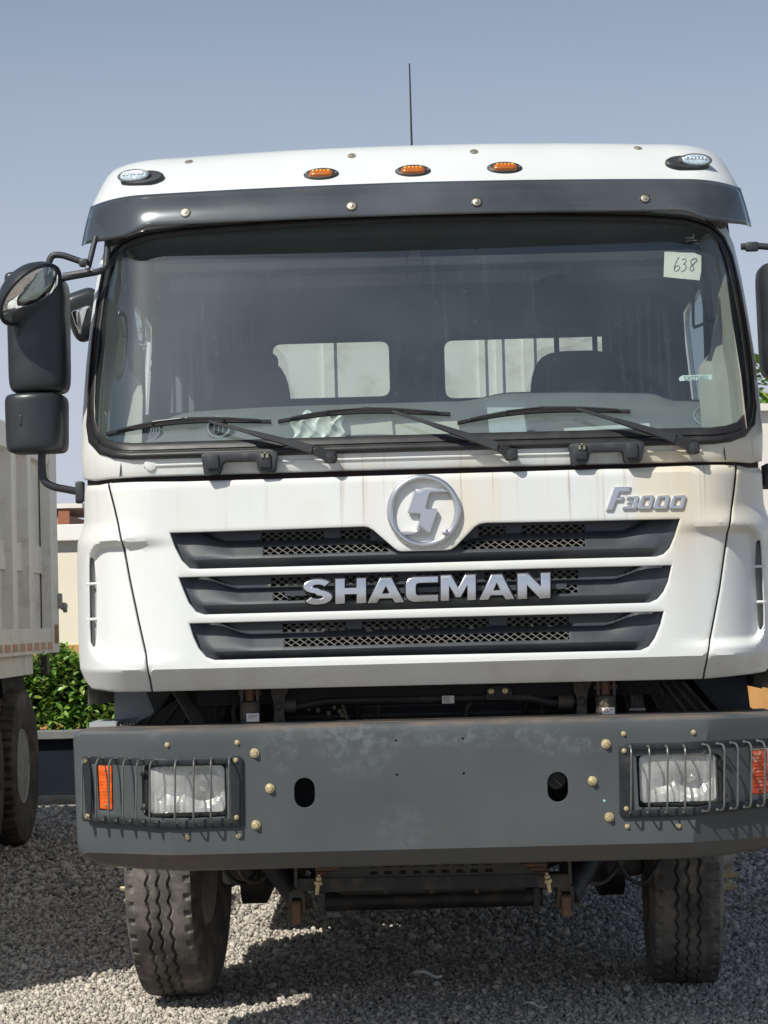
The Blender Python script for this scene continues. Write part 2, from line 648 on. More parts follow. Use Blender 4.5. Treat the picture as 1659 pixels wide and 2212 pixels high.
DASH = mat('grey_dashboard', (0.165, 0.165, 0.155), rough=0.62, var=0.06, vs=6, bump=0.15, bs=400)
SEAT = mat('dark_seat_cloth', (0.040, 0.045, 0.052), rough=0.9, var=0.2, vs=20, bump=0.3, bs=200)
WRAP = mat('clear_seat_wrap', (0.34, 0.36, 0.38), rough=0.20, var=0.2, vs=15, alpha=0.10, bump=0.6, bs=14)
PAPER = mat('cream_paper', (0.72, 0.68, 0.56), rough=0.85, var=0.05, vs=25, bump=0.2, bs=40)
WPAPER = mat('white_paper', (0.80, 0.79, 0.74), rough=0.8, var=0.04, vs=20)
INK = mat('ink', (0.03, 0.03, 0.035), rough=0.6, var=0.05)
BODYG = mat('grey_white_dump_body', (0.80, 0.77, 0.70), rough=0.55, var=0.06, vs=4, dirt=((0.36, 0.28, 0.19), 5.0, 0.54, 0.45))
REDR = mat('red_reflector', (0.42, 0.085, 0.075), rough=0.35, var=0.1, vs=50)
WREFL = mat('white_reflector', (0.42, 0.41, 0.38), rough=0.35, var=0.1, vs=50)
MIRROR = mat('mirror_glass', (0.82, 0.84, 0.85), rough=0.02, metal=1.0, var=0.0, rvar=0)
DKBLUE = mat('dark_blue_paint', (0.012, 0.018, 0.026), rough=0.5, var=0.2, vs=3, dirt=((0.004, 0.004, 0.006), 5.0, 0.6, 0.8))
STEPG = mat('blue_grey_step_paint', (0.34, 0.37, 0.38), rough=0.5, var=0.08, vs=6)

def schlick(N, L, f0):
    "reflectance that is the same from either side of a thin pane"
    ge = N.new('ShaderNodeNewGeometry')
    dp = N.new('ShaderNodeVectorMath'); dp.operation = 'DOT_PRODUCT'
    L.new(ge.outputs['Normal'], dp.inputs[0]); L.new(ge.outputs['Incoming'], dp.inputs[1])
    def mt(op, a, b=None):
        n = N.new('ShaderNodeMath'); n.operation = op
        for i, q in enumerate((a, b)):
            if q is None: continue
            if isinstance(q, (int, float)): n.inputs[i].default_value = q
            else: L.new(q, n.inputs[i])
        return n.outputs[0]
    c = mt('ABSOLUTE', dp.outputs['Value'])
    p = mt('POWER', mt('SUBTRACT', 1.0, c), 5.0)
    return mt('ADD', mt('MULTIPLY', p, 0.9 - f0), f0)

def lens_mat():
    m = bpy.data.materials.new('headlight_glass')
    m.use_nodes = True
    N, L = m.node_tree.nodes, m.node_tree.links
    for n in list(N): N.remove(n)
    o = N.new('ShaderNodeOutputMaterial')
    t = N.new('ShaderNodeBsdfTransparent'); t.inputs[0].default_value = (0.93, 0.94, 0.92, 1)
    g = N.new('ShaderNodeBsdfGlossy'); g.inputs['Roughness'].default_value = 0.05
    d = N.new('ShaderNodeBsdfDiffuse'); d.inputs[0].default_value = (0.85, 0.84, 0.80, 1)
    fr = schlick(N, L, 0.05)
    tc = N.new('ShaderNodeTexCoord'); nz = N.new('ShaderNodeTexNoise'); nz.inputs['Scale'].default_value = 9
    L.new(tc.outputs['Object'], nz.inputs['Vector'])
    bp = N.new('ShaderNodeBump'); bp.inputs['Strength'].default_value = 0.35
    wv = N.new('ShaderNodeTexWave'); wv.inputs['Scale'].default_value = 14; wv.inputs['Distortion'].default_value = 0.6
    L.new(tc.outputs['Object'], wv.inputs['Vector']); L.new(wv.outputs['Fac'], bp.inputs['Height'])
    L.new(bp.outputs[0], g.inputs['Normal'])
    mr = N.new('ShaderNodeMapRange'); mr.inputs[1].default_value = 0.35; mr.inputs[2].default_value = 0.7
    mr.inputs[3].default_value = 0.10; mr.inputs[4].default_value = 0.32
    L.new(nz.outputs['Fac'], mr.inputs[0])
    m1 = N.new('ShaderNodeMixShader'); m2 = N.new('ShaderNodeMixShader')
    L.new(mr.outputs[0], m1.inputs[0]); L.new(t.outputs[0], m1.inputs[1]); L.new(d.outputs[0], m1.inputs[2])
    L.new(fr, m2.inputs[0]); L.new(m1.outputs[0], m2.inputs[1]); L.new(g.outputs[0], m2.inputs[2])
    L.new(m2.outputs[0], o.inputs[0])
    return m
LENS = lens_mat()

def glass_mat(name, tint, dust, dust_veil_col=(0.62, 0.62, 0.6), ior=1.52, specks=True, rough=0.0):
    "a thin sheet of glass: clear with fresnel reflection and a diffuse film for dust and painted veil"
    m = bpy.data.materials.new(name)
    m.use_nodes = True
    N, L = m.node_tree.nodes, m.node_tree.links
    for n in list(N): N.remove(n)
    o = N.new('ShaderNodeOutputMaterial')
    t = N.new('ShaderNodeBsdfTransparent'); t.inputs[0].default_value = (*tint, 1)
    g = N.new('ShaderNodeBsdfGlossy'); g.inputs['Roughness'].default_value = rough; g.inputs[0].default_value = (0.86, 0.97, 1.0, 1)
    d = N.new('ShaderNodeBsdfDiffuse'); d.inputs[0].default_value = (*dust_veil_col, 1)
    fr = schlick(N, L, 2 * ((ior - 1) / (ior + 1)) ** 2)
    tc = N.new('ShaderNodeTexCoord')
    nz = N.new('ShaderNodeTexNoise'); nz.inputs['Scale'].default_value = 3.0; nz.inputs['Detail'].default_value = 8
    L.new(tc.outputs['Object'], nz.inputs['Vector'])
    mr = N.new('ShaderNodeMapRange'); mr.inputs[1].default_value = 0.3; mr.inputs[2].default_value = 0.75
    mr.inputs[3].default_value = dust * 0.6; mr.inputs[4].default_value = dust * 1.5
    L.new(nz.outputs['Fac'], mr.inputs[0])
    fac = mr.outputs[0]
    if specks:
        mp = N.new('ShaderNodeMapping'); mp.inputs['Scale'].default_value = (34, 8, 1.3)
        L.new(tc.outputs['Object'], mp.inputs[0])
        n2 = N.new('ShaderNodeTexNoise'); n2.inputs['Scale'].default_value = 1.0; n2.inputs['Detail'].default_value = 5
        L.new(mp.outputs[0], n2.inputs['Vector'])
        r2 = N.new('ShaderNodeMapRange'); r2.inputs[1].default_value = 0.60; r2.inputs[2].default_value = 0.78; r2.inputs[4].default_value = 0.028
        L.new(n2.outputs['Fac'], r2.inputs[0])
        n3 = N.new('ShaderNodeTexNoise'); n3.inputs['Scale'].default_value = 55; n3.inputs['Detail'].default_value = 3
        L.new(tc.outputs['Object'], n3.inputs['Vector'])
        r3 = N.new('ShaderNodeMapRange'); r3.inputs[1].default_value = 0.68; r3.inputs[2].default_value = 0.76; r3.inputs[4].default_value = 0.07
        L.new(n3.outputs['Fac'], r3.inputs[0])
        a1 = N.new('ShaderNodeMath'); a1.operation = 'ADD'; L.new(fac, a1.inputs[0]); L.new(r2.outputs[0], a1.inputs[1])
        a2 = N.new('ShaderNodeMath'); a2.operation = 'ADD'; L.new(a1.outputs[0], a2.inputs[0]); L.new(r3.outputs[0], a2.inputs[1])
        fac = a2.outputs[0]
    m1 = N.new('ShaderNodeMixShader'); m2 = N.new('ShaderNodeMixShader')
    L.new(fac, m1.inputs[0]); L.new(t.outputs[0], m1.inputs[1]); L.new(d.outputs[0], m1.inputs[2])
    L.new(fr, m2.inputs[0]); L.new(m1.outputs[0], m2.inputs[1]); L.new(g.outputs[0], m2.inputs[2])
    L.new(m2.outputs[0], o.inputs[0])
    return m
GLASS = glass_mat('windscreen_glass', (0.78, 0.86, 0.86), 0.050, dust_veil_col=(0.46, 0.55, 0.57), ior=1.62)  # blue-grey film: real dust plus a painted veil of sky reflection
SGLASS = glass_mat('side_glass', (0.80, 0.86, 0.86), 0.03, specks=False)
VISOR = glass_mat('smoked_acrylic', (0.25, 0.24, 0.24), 0.42, dust_veil_col=(0.135, 0.145, 0.15), ior=1.55, specks=False, rough=0.13)

# ------------------------------------------------------------------ setting: ground
def ground():
    ys = [-14, -6, -2, 0] + [0.5 * i for i in range(1, 40)] + [22, 26, 32, 40, 60, 120, 400, 1500]
    xs = [-1500, -400, -120, -40, -20, -12, -8, -6, -4] + [-3 + 0.5 * i for i in range(13)] + [4, 6, 8, 12, 20, 40, 120, 400, 1500]
    V = []
    for y in ys:
        for x in xs:
            z = 0.02 * math.sin(x * 1.3 + 0.5) * math.sin(y * 0.9) if abs(x) < 20 and y < 40 else 0
            V.append((x, y, z - 0.025))
    nx = len(xs)
    F_ = [(j * nx + i, j * nx + i + 1, (j + 1) * nx + i + 1, (j + 1) * nx + i) for j in range(len(ys) - 1) for i in range(nx - 1)]
    m = bpy.data.materials.new('gravel_bed'); m.use_nodes = True
    N, L = m.node_tree.nodes, m.node_tree.links
    b = N['Principled BSDF']; b.inputs['Roughness'].default_value = 0.95
    tc = N.new('ShaderNodeTexCoord')
    vo = N.new('ShaderNodeTexVoronoi'); vo.inputs['Scale'].default_value = 58
    L.new(tc.outputs['Object'], vo.inputs['Vector'])
    cr = N.new('ShaderNodeValToRGB')
    cr.color_ramp.elements[0].color = (0.14, 0.125, 0.11, 1); cr.color_ramp.elements[1].color = (0.52, 0.48, 0.42, 1)
    e = cr.color_ramp.elements.new(0.5); e.color = (0.24, 0.225, 0.205, 1)
    sep = N.new('ShaderNodeSeparateColor'); L.new(vo.outputs['Color'], sep.inputs[0]); L.new(sep.outputs[0], cr.inputs[0])
    nz = N.new('ShaderNodeTexNoise'); nz.inputs['Scale'].default_value = 0.7; nz.inputs['Detail'].default_value = 5
    L.new(tc.outputs['Object'], nz.inputs['Vector'])
    r2 = N.new('ShaderNodeMapRange'); r2.inputs[1].default_value = 0.60; r2.inputs[2].default_value = 0.72; r2.inputs[4].default_value = 0.55
    L.new(nz.outputs['Fac'], r2.inputs[0])
    mx = N.new('ShaderNodeMix'); mx.data_type = 'RGBA'; L.new(r2.outputs[0], mx.inputs[0]); L.new(cr.outputs[0], mx.inputs[6])
    mx.inputs[7].default_value = (0.25, 0.12, 0.07, 1)
    L.new(mx.outputs[2], b.inputs['Base Color'])
    bp = N.new('ShaderNodeBump'); bp.inputs['Strength'].default_value = 0.9; bp.inputs['Distance'].default_value = 0.02; bp.invert = True
    L.new(vo.outputs['Distance'], bp.inputs['Height']); L.new(bp.outputs[0], b.inputs['Normal'])
    o = mesh_obj('ground', V, F_, m)
    o['kind'] = 'structure'
    return o
ground()

def gravel():
    t = (1 + 5 ** 0.5) / 2
    ico = np.array([(-1, t, 0), (1, t, 0), (-1, -t, 0), (1, -t, 0), (0, -1, t), (0, 1, t), (0, -1, -t), (0, 1, -t), (t, 0, -1), (t, 0, 1), (-t, 0, -1), (-t, 0, 1)]) / math.hypot(1, t)
    fi = np.array([(0, 11, 5), (0, 5, 1), (0, 1, 7), (0, 7, 10), (0, 10, 11), (1, 5, 9), (5, 11, 4), (11, 10, 2), (10, 7, 6), (7, 1, 8),
                   (3, 9, 4), (3, 4, 2), (3, 2, 6), (3, 6, 8), (3, 8, 9), (4, 9, 5), (2, 4, 11), (6, 2, 10), (8, 6, 7), (9, 8, 1)])
    # (y0, y1, half-width at y0, y1, count, mean radius)
    zones = [(-5.0, 0.4, 4.2, 4.2, 14000, 0.0166), (0.4, 9.0, 4.6, 5.2, 9000, 0.0175), (0.4, 2.6, 1.65, 2.2, 44000, 0.0068), (2.6, 5.0, 2.2, 2.7, 31000, 0.0088), (5.0, 12.0, 2.8, 3.9, 24000, 0.013)]
    C_, R_ = [], []
    for y0, y1, w0, w1, n, r in zones:
        y = rng.uniform(y0, y1, n); w = w0 + (w1 - w0) * (y - y0) / (y1 - y0)
        x = rng.uniform(-1, 1, n) * w
        if r > 0.0165:                       # coarser stones only out of the close-up strip
            k = (y < 0.35) | (np.abs(x) > 1.75 + 0.24 * y)
            x, y = x[k], y[k]; n = len(x)
        rad = r * rng.lognormal(0, 0.32, n)
        z = 0.02 * np.sin(x * 1.3 + 0.5) * np.sin(y * 0.9) - 0.022 + rad * rng.uniform(0.1, 0.9, n)
        C_.append(np.stack([x, y, z], 1)); R_.append(rad)
    C_ = np.concatenate(C_); R_ = np.concatenate(R_); n = len(R_)
    v = ico[None] * (1 + rng.uniform(-0.28, 0.28, (n, 12, 1)))
    sc3 = np.stack([rng.uniform(0.7, 1.5, n), rng.uniform(0.7, 1.2, n), rng.uniform(0.5, 0.9, n)], 1)
    v = v * sc3[:, None] * R_[:, None, None]
    q = rng.normal(size=(n, 4)); q /= np.linalg.norm(q, axis=1)[:, None]
    w_, a, b, c = q.T
    Rm = np.stack([1 - 2 * (b * b + c * c), 2 * (a * b - c * w_), 2 * (a * c + b * w_), 2 * (a * b + c * w_), 1 - 2 * (a * a + c * c), 2 * (b * c - a * w_),
                   2 * (a * c - b * w_), 2 * (b * c + a * w_), 1 - 2 * (a * a + b * b)], 1).reshape(n, 3, 3)
    v = np.einsum('nij,nkj->nki', Rm, v) + C_[:, None]
    f = (fi[None] + np.arange(n)[:, None, None] * 12).reshape(-1, 3)
    me = bpy.data.meshes.new('gravel')
    me.vertices.add(n * 12); me.vertices.foreach_set('co', v.ravel())
    me.loops.add(f.size); me.loops.foreach_set('vertex_index', f.ravel().astype(np.int32))
    me.polygons.add(len(f)); me.polygons.foreach_set('loop_start', np.arange(0, f.size, 3, dtype=np.int32))
    me.polygons.foreach_set('loop_total', np.full(len(f), 3, dtype=np.int32))
    me.update()
    m = bpy.data.materials.new('gravel_stone'); m.use_nodes = True
    N, L = m.node_tree.nodes, m.node_tree.links
    bs_ = N['Principled BSDF']; bs_.inputs['Roughness'].default_value = 0.9
    ge = N.new('ShaderNodeNewGeometry')
    cr = N.new('ShaderNodeValToRGB'); cr.color_ramp.elements[0].color = (0.22, 0.20, 0.172, 1); cr.color_ramp.elements[1].color = (0.60, 0.555, 0.48, 1)
    for p_, c_ in ((0.25, (0.31, 0.282, 0.245)), (0.5, (0.46, 0.415, 0.355)), (0.72, (0.53, 0.465, 0.385)), (0.85, (0.56, 0.51, 0.44))):
        e = cr.color_ramp.elements.new(p_); e.color = (*c_, 1)
    L.new(ge.outputs['Random Per Island'], cr.inputs[0])
    tc = N.new('ShaderNodeTexCoord'); nz = N.new('ShaderNodeTexNoise'); nz.inputs['Scale'].default_value = 0.8; nz.inputs['Detail'].default_value = 4
    L.new(tc.outputs['Object'], nz.inputs['Vector'])
    r2 = N.new('ShaderNodeMapRange'); r2.inputs[1].default_value = 0.55; r2.inputs[2].default_value = 0.72; r2.inputs[4].default_value = 0.5
    L.new(nz.outputs['Fac'], r2.inputs[0])
    mx = N.new('ShaderNodeMix'); mx.data_type = 'RGBA'; L.new(r2.outputs[0], mx.inputs[0]); L.new(cr.outputs[0], mx.inputs[6]); mx.inputs[7].default_value = (0.25, 0.14, 0.09, 1)
    L.new(mx.outputs[2], bs_.inputs['Base Color'])
    me.materials.append(m)
    o = bpy.data.objects.new('gravel', me); COL.objects.link(o)
    tag(o, 'loose crushed grey stones covering the whole yard under the trucks', 'gravel', kind='stuff')
gravel()

# ------------------------------------------------------------------ setting: walls, planter, hedge, plants behind
def walls():
    CREAM = mat('cream_render', (0.72, 0.67, 0.52), rough=0.9, var=0.05, vs=1.2, dirt=((0.62, 0.50, 0.30), 0.9, 0.60, 0.5), bump=0.2, bs=30)
    OCHRE = mat('ochre_render', (0.52, 0.28, 0.09), rough=0.9, var=0.12, vs=2.0, dirt=((0.24, 0.13, 0.05), 1.4, 0.53, 0.9), bump=0.3, bs=20)
    PALE = mat('pale_coping', (0.76, 0.74, 0.68), rough=0.85, var=0.05, vs=2)
    GREYB = mat('grey_band', (0.42, 0.42, 0.38), rough=0.9, var=0.05, vs=2)
    Y = 20.0
    w = empty('boundary_wall', (0, Y, 0))
    tag(w, 'long cream rendered boundary wall with ochre base behind the parked trucks', 'wall')
    MB().box((0, Y + 0.12, 1.89), (40, 0.24, 1.14)).build('wall_panel', CREAM, w, smooth=False)
    MB().box((0, Y + 0.12, 0.66), (40, 0.30, 1.32)).build('painted_base', OCHRE, w, smooth=False)
    MB().box((0, Y + 0.13, 2.53), (40, 0.2, 0.14)).build('recessed_band', GREYB, w, smooth=False)
    MB().box((0, Y + 0.10, 2.70), (40, 0.42, 0.20), bevel=0.01).build('coping', PALE, w, smooth=False)
    # low brick-coloured shed roof room beyond the wall, on the left
    b = empty('brick_outbuilding', (-5.6, 26, 0))
    tag(b, 'small red brown building rising above the cream wall on the left', 'building')
    BR = mat('terracotta_render', (0.33, 0.13, 0.075), rough=0.85, var=0.12, vs=2)
    BR2 = mat('dusty_brick_render', (0.42, 0.27, 0.19), rough=0.85, var=0.12, vs=4)
    p = at(127, 1098, 26); q = at(151, 1098, 26); r = at(165, 1098, 26)
    MB().box(((p.x - 5 + q.x) / 2, 27.5, 1.6), (q.x - p.x + 5, 3, 3.2 + 0.0)).build('wall_panel', BR2, b, smooth=False)
    MB().box(((p.x + q.x) / 2, 25.96, p.z - 0.65), (q.x - p.x, 0.06, 1.3)).build('red_panel', BR, b, smooth=False)
    MB().box(((q.x + 2.5), 27.5, 1.5), (5, 2.8, 3.0)).build('side_wall', BR2, b, smooth=False)
    MB().box(((p.x + q.x) / 2 - 2.4, 27.5, p.z + 0.03), (q.x - p.x + 5.2, 3.2, 0.07)).build('roof_edge', PALE, b, smooth=False)
    # planter wall with a dark painted face
    DKW = mat('dark_painted_planter', (0.008, 0.013, 0.019), rough=0.7, spec=0.2, var=0.15, vs=2.5, dirt=((0.006, 0.006, 0.008), 3.0, 0.60, 0.8))
    COP = mat('concrete_coping', (0.17, 0.175, 0.17), rough=0.85, var=0.15, vs=6)
    Yp = 12.2
    pl = empty('planter_wall', (-2.5, Yp, 0))
    tag(pl, 'low dark painted planter wall with grey coping under the green hedge', 'planter wall')
    ztop = at(120, 1578, Yp).z
    MB().box((-2.5, Yp + 0.15, (ztop - 0.06) / 2 + 0.03), (9, 0.26, ztop - 0.12)).build('wall_face', DKW, pl, smooth=False)
    MB().box((-2.5, Yp + 0.13, ztop - 0.037), (9, 0.38, 0.075), bevel=0.008).build('coping', COP, pl, smooth=False)
    # hedge
    hz0, hz1 = ztop - 0.03, at(130, 1412, Yp + 0.3).z
    def leafmass(name, n, box, size, cols, label, cat, parent=None, shape=None, kind='stuff'):
        V, Fc = [], []
        (x0, x1), (y0, y1), (z0, z1) = box
        k = 0
        while k < n:
            x, y, z = random.uniform(x0, x1), random.uniform(y0, y1), random.uniform(z0, z1)
            if shape and not shape(x, y, z):
                continue
            k += 1
            s = size * random.uniform(0.6, 1.35)
            R = Euler((random.uniform(-1.0, 0.9), random.uniform(-0.9, 0.9), random.uniform(0, 6.28))).to_matrix()
            w_ = s * 0.24
            lv = [(-s * .5, 0, 0), (-s * .12, -w_, s * .07), (-s * .12, 0, 0), (-s * .12, w_, s * .07), (s * .22, -w_ * .8, s * .06), (s * .22, 0, -s * .01), (s * .22, w_ * .8, s * .06), (s * .55, 0, -s * .10)]
            b0 = len(V)
            V.extend([R @ Vector(p) + Vector((x, y, z)) for p in lv])
            for f in ((0, 1, 2), (0, 2, 3), (1, 4, 5, 2), (2, 5, 6, 3), (4, 7, 5), (5, 7, 6)):
                Fc.append(tuple(i + b0 for i in f))
        m = bpy.data.materials.new(name + '_leaf'); m.use_nodes = True
        N, L = m.node_tree.nodes, m.node_tree.links
        bs_ = N['Principled BSDF']; bs_.inputs['Roughness'].default_value = 0.38
        ge = N.new('ShaderNodeNewGeometry'); cr = N.new('ShaderNodeValToRGB')
        cr.color_ramp.elements[0].color = (*cols[0], 1); cr.color_ramp.elements[1].color = (*cols[-1], 1)
        for i, c in enumerate(cols[1:-1]):
            e = cr.color_ramp.elements.new((i + 1) / (len(cols) - 1)); e.color = (*c, 1)
        L.new(ge.outputs['Random Per Island'], cr.inputs[0]); L.new(cr.outputs[0], bs_.inputs['Base Color'])
        tr = N.new('ShaderNodeBsdfTranslucent'); L.new(cr.outputs[0], tr.inputs[0])
        mx = N.new('ShaderNodeMixShader'); mx.inputs[0].default_value = 0.3
        L.new(bs_.outputs[0], mx.inputs[1]); L.new(tr.outputs[0], mx.inputs[2])
        L.new(mx.outputs[0], N['Material Output'].inputs[0])
        o = mesh_obj(name, V, Fc, m, parent, smooth=False)
        if kind: o['kind'] = kind
        return o
    h = empty('hedge', (-2.5, Yp + 0.55, hz0))
    tag(h, 'dense clipped hedge of glossy green leaves growing on the dark planter wall', 'hedge')
    greens = [(0.05, 0.12, 0.018), (0.09, 0.19, 0.025), (0.14, 0.27, 0.035), (0.21, 0.36, 0.055), (0.34, 0.42, 0.09)]
    top = lambda x: hz1 + 0.05 * math.sin(x * 7.1) + 0.035 * math.sin(x * 17 + 1)
    leafmass('foliage', 7500, ((-4.4, -1.0), (Yp + 0.05, Yp + 0.75), (hz0, hz1 + 0.12)), 0.085, greens, '', '', h,
             lambda x, y, z: z < top(x) and not (Yp + 0.35 < y < Yp + 0.6 and z < hz1 - 0.2) and (y < Yp + 0.3 or z > hz1 - 0.25 or random.random() < .3))
    leafmass('foliage', 3000, ((-1.0, 2.0), (Yp + 0.05, Yp + 0.75), (hz0, hz1 + 0.1)), 0.10, greens, '', '', h, lambda x, y, z: z < top(x))
    leafmass('foliage', 2500, ((-7.0, -4.4), (Yp + 0.05, Yp + 0.75), (hz0, hz1 + 0.1)), 0.10, greens, '', '', h, lambda x, y, z: z < top(x))
    st = MB()
    for i in range(60):
        x = -7 + 9 * i / 60 + random.uniform(-.05, .05)
        st.tube([(x, Yp + .45, hz0 - .02), (x + random.uniform(-.08, .08), Yp + .4, (hz0 + hz1) / 2), (x + random.uniform(-.12, .12), Yp + .35, hz1 - .05)], 0.012, 5)
    st.build('stems', mat('hedge_stem', (0.07, 0.05, 0.03), rough=0.9), h)['kind'] = 'stuff'
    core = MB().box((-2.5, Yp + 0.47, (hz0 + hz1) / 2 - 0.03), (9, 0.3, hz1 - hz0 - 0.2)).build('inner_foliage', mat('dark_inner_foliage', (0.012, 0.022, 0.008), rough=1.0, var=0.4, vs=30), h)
    # tree seen over the truck on the right and through the side window on the left
    def tree(x, y, z0, z1, r, n, label, size=0.16):
        t = empty('leafy_tree', (x, y, 0))
        tag(t, label, 'tree')
        tk = MB().tube([(x, y, 0), (x + .05, y, z0 * .6), (x - .05, y, z0)], [0.11, 0.10, 0.08], 8)
        for k in range(9):
            a = k * 2.4
            tk.tube([(x - .05, y, z0 - .2 + k * 0.05), (x + math.cos(a) * r * .4, y + math.sin(a) * r * .4, z0 + (z1 - z0) * .4), (x + math.cos(a) * r * .75, y + math.sin(a) * r * .75, z0 + (z1 - z0) * (.5 + .05 * k))], [0.05, 0.03, 0.012], 6)
        tk.build('trunk', mat('tree_bark', (0.13, 0.10, 0.075), rough=0.9, bump=0.5, bs=20), t)
        cl = [(x + random.uniform(-r, r) * .7, y + random.uniform(-r, r) * .7, random.uniform(z0, z1), random.uniform(.22, .45) * r) for _ in range(16)]
        leafmass('crown', n, ((x - r, x + r), (y - r, y + r), (z0 - .3, z1 + .3)), size, greens, '', '', t,
                 lambda a, b, c: any((a - q[0]) ** 2 + (b - q[1]) ** 2 + (c - q[2]) ** 2 < q[3] ** 2 for q in cl))
        return t
    p = at(1660, 865, 23)
    tree(p.x + 0.9, 23, 2.9, p.z + 0.6, 1.3, 2600, 'light green tree whose lowest leaves show beside the right cab pillar')
    p = at(295, 800, 24)
    tree(p.x, 24, 4.4, 6.1, 0.36, 260, 'thin airy tree seen through the left side window of the cab', 0.09)
    # whitewashed block on the right behind the truck
    wb = empty('white_outhouse', (6, 18, 0))
    tag(wb, 'plain off-white block building beyond the right side of the white truck', 'building')
    WW = mat('off_white_render', (0.66, 0.63, 0.57), rough=0.9, var=0.06, vs=2)
    pz = at(1652, 890, 18)
    MB().box((pz.x + 2.4, 19, pz.z / 2), (5, 2.2, pz.z)).build('wall_panel', WW, wb, smooth=False)
    MB().box((pz.x + 2.4, 19, 0.65), (5.06, 2.28, 1.3)).build('painted_base', OCHRE, wb, smooth=False)
    MB().box((pz.x + 2.4, 19, pz.z + 0.04), (5.2, 2.4, 0.08)).build('roof_slab', WW, wb, smooth=False)
    MB().box((pz.x + 2.9, 17.85, 0.9), (0.95, 0.05, 1.8)).build('door', mat('brown_door', (0.16, 0.10, 0.07), rough=0.6), wb, smooth=False)
walls()
# ------------------------------------------------------------------ the white truck
truck = empty('dump_truck', (0, 0, 0))
tag(truck, 'white heavy dump truck seen head-on with dark grey steel bumper and three-slot grille', 'truck')

def plan(a):
    a = abs(a)
    return 0.06 * (a / 1.1) ** 2 + (0.30 * ((a - 1.0) / 0.29) ** 2.6 if a > 1.0 else 0)

def rbox(a, z, a0, a1, z0, z1, r):
    "signed distance inside a rounded rectangle, positive inside"
    cx_, cz_ = (a0 + a1) / 2, (z0 + z1) / 2
    qx, qz = abs(a - cx_) - (a1 - a0) / 2 + r, abs(z - cz_) - (z1 - z0) / 2 + r
    return -(math.hypot(max(qx, 0), max(qz, 0)) + min(max(qx, qz), 0) - r)

def pocket(x, z):
    a = abs(x)
    if a < 0.80 or a > 1.25 or z < 1.40 or z > 1.87:
        return 0
    d = rbox(a, z, 0.60, 1.232, 1.415, 1.855, 0.075)
    return 0.058 * sm(0.0, 0.034, d) * sm(0.84, 1.19, a)

def f_low(x, z):
    y = 0.05 + 0.02 * (z - 1.4) + plan(x) + pocket(x, z)
    if z < 1.388: y += (1.388 - z) * 1.0
    if z > 2.04: y += (z - 2.04) ** 2 * 28
    # the lower body stands proud of the narrower shoulder above it
    if abs(x) > 0.95: y += 0.05 * sm(1.84, 1.93, z) * sm(0.95, 1.2, abs(x))
    return y

def px(pts, fn):
    return [onf(u, v, fn) for u, v in pts]

G1 = [(367, 1151), (430, 1149.5), (600, 1144), (785, 1137.5), (795, 1139), (806, 1145), (850, 1183), (859.5, 1189.5), (868, 1191), (963, 1188.5), (974, 1187), (985, 1180), (1026, 1138), (1036, 1132), (1050, 1129.5), (1200, 1127),
      (1350, 1123.5), (1469, 1121), (1458, 1158), (1447, 1184), (1434, 1197), (1418, 1202.5), (1200, 1208), (900, 1216.5), (600, 1224.5), (430, 1229), (410, 1228), (393, 1211), (378, 1182)]
G2 = [(386, 1247.5), (600, 1241.5), (823, 1236), (1042, 1231.5), (1250, 1226), (1451, 1221), (1444, 1255), (1434, 1278), (1421, 1294), (1403, 1302), (1042, 1312), (823, 1318), (600, 1323.5), (441, 1327.6), (424, 1322), (408, 1302), (397, 1276)]
G3 = [(409, 1347), (600, 1342), (823, 1336.5), (1042, 1331), (1250, 1326), (1434, 1321), (1427, 1350), (1415, 1379), (1402, 1397), (1384, 1405), (1042, 1412.5), (823, 1417), (600, 1422.5), (463, 1426), (446, 1420), (429, 1400), (418, 1376)]
seamL = [(234.5, 1044), (246, 1093), (262, 1168), (281, 1255), (300, 1345), (316, 1420), (324, 1468), (328.5, 1494)]
seamR = [(1590, 1004.5), (1583, 1080), (1576, 1137), (1566, 1190), (1555, 1270), (1540, 1350), (1530, 1410), (1523, 1445), (1519.5, 1466.5)]
shift = lambda pts, du: [(u + du, v) for u, v in pts]
front_px = [(236.5, 1044)] + [(400, 1040), (640, 1033), (880, 1025.5), (1120, 1018.5), (1350, 1011.5)] + shift(seamR, -2)
front_px += [(1300, 1471.5), (1000, 1478), (700, 1485), (500, 1490)] + shift(seamL[::-1], 2)
frontpoly = px(front_px, f_low)
gp = [px(g, f_low) for g in (G1, G2, G3)]
front = sheet('front_panel', frontpoly, f_low, WHITE, truck, holes=gp, step=0.014, rim=0.02, rr=0.004, hrim=0.022, hrr=0.005, sharp=26, lines=[[(-1.1, 1.388), (1.1, 1.388)]])

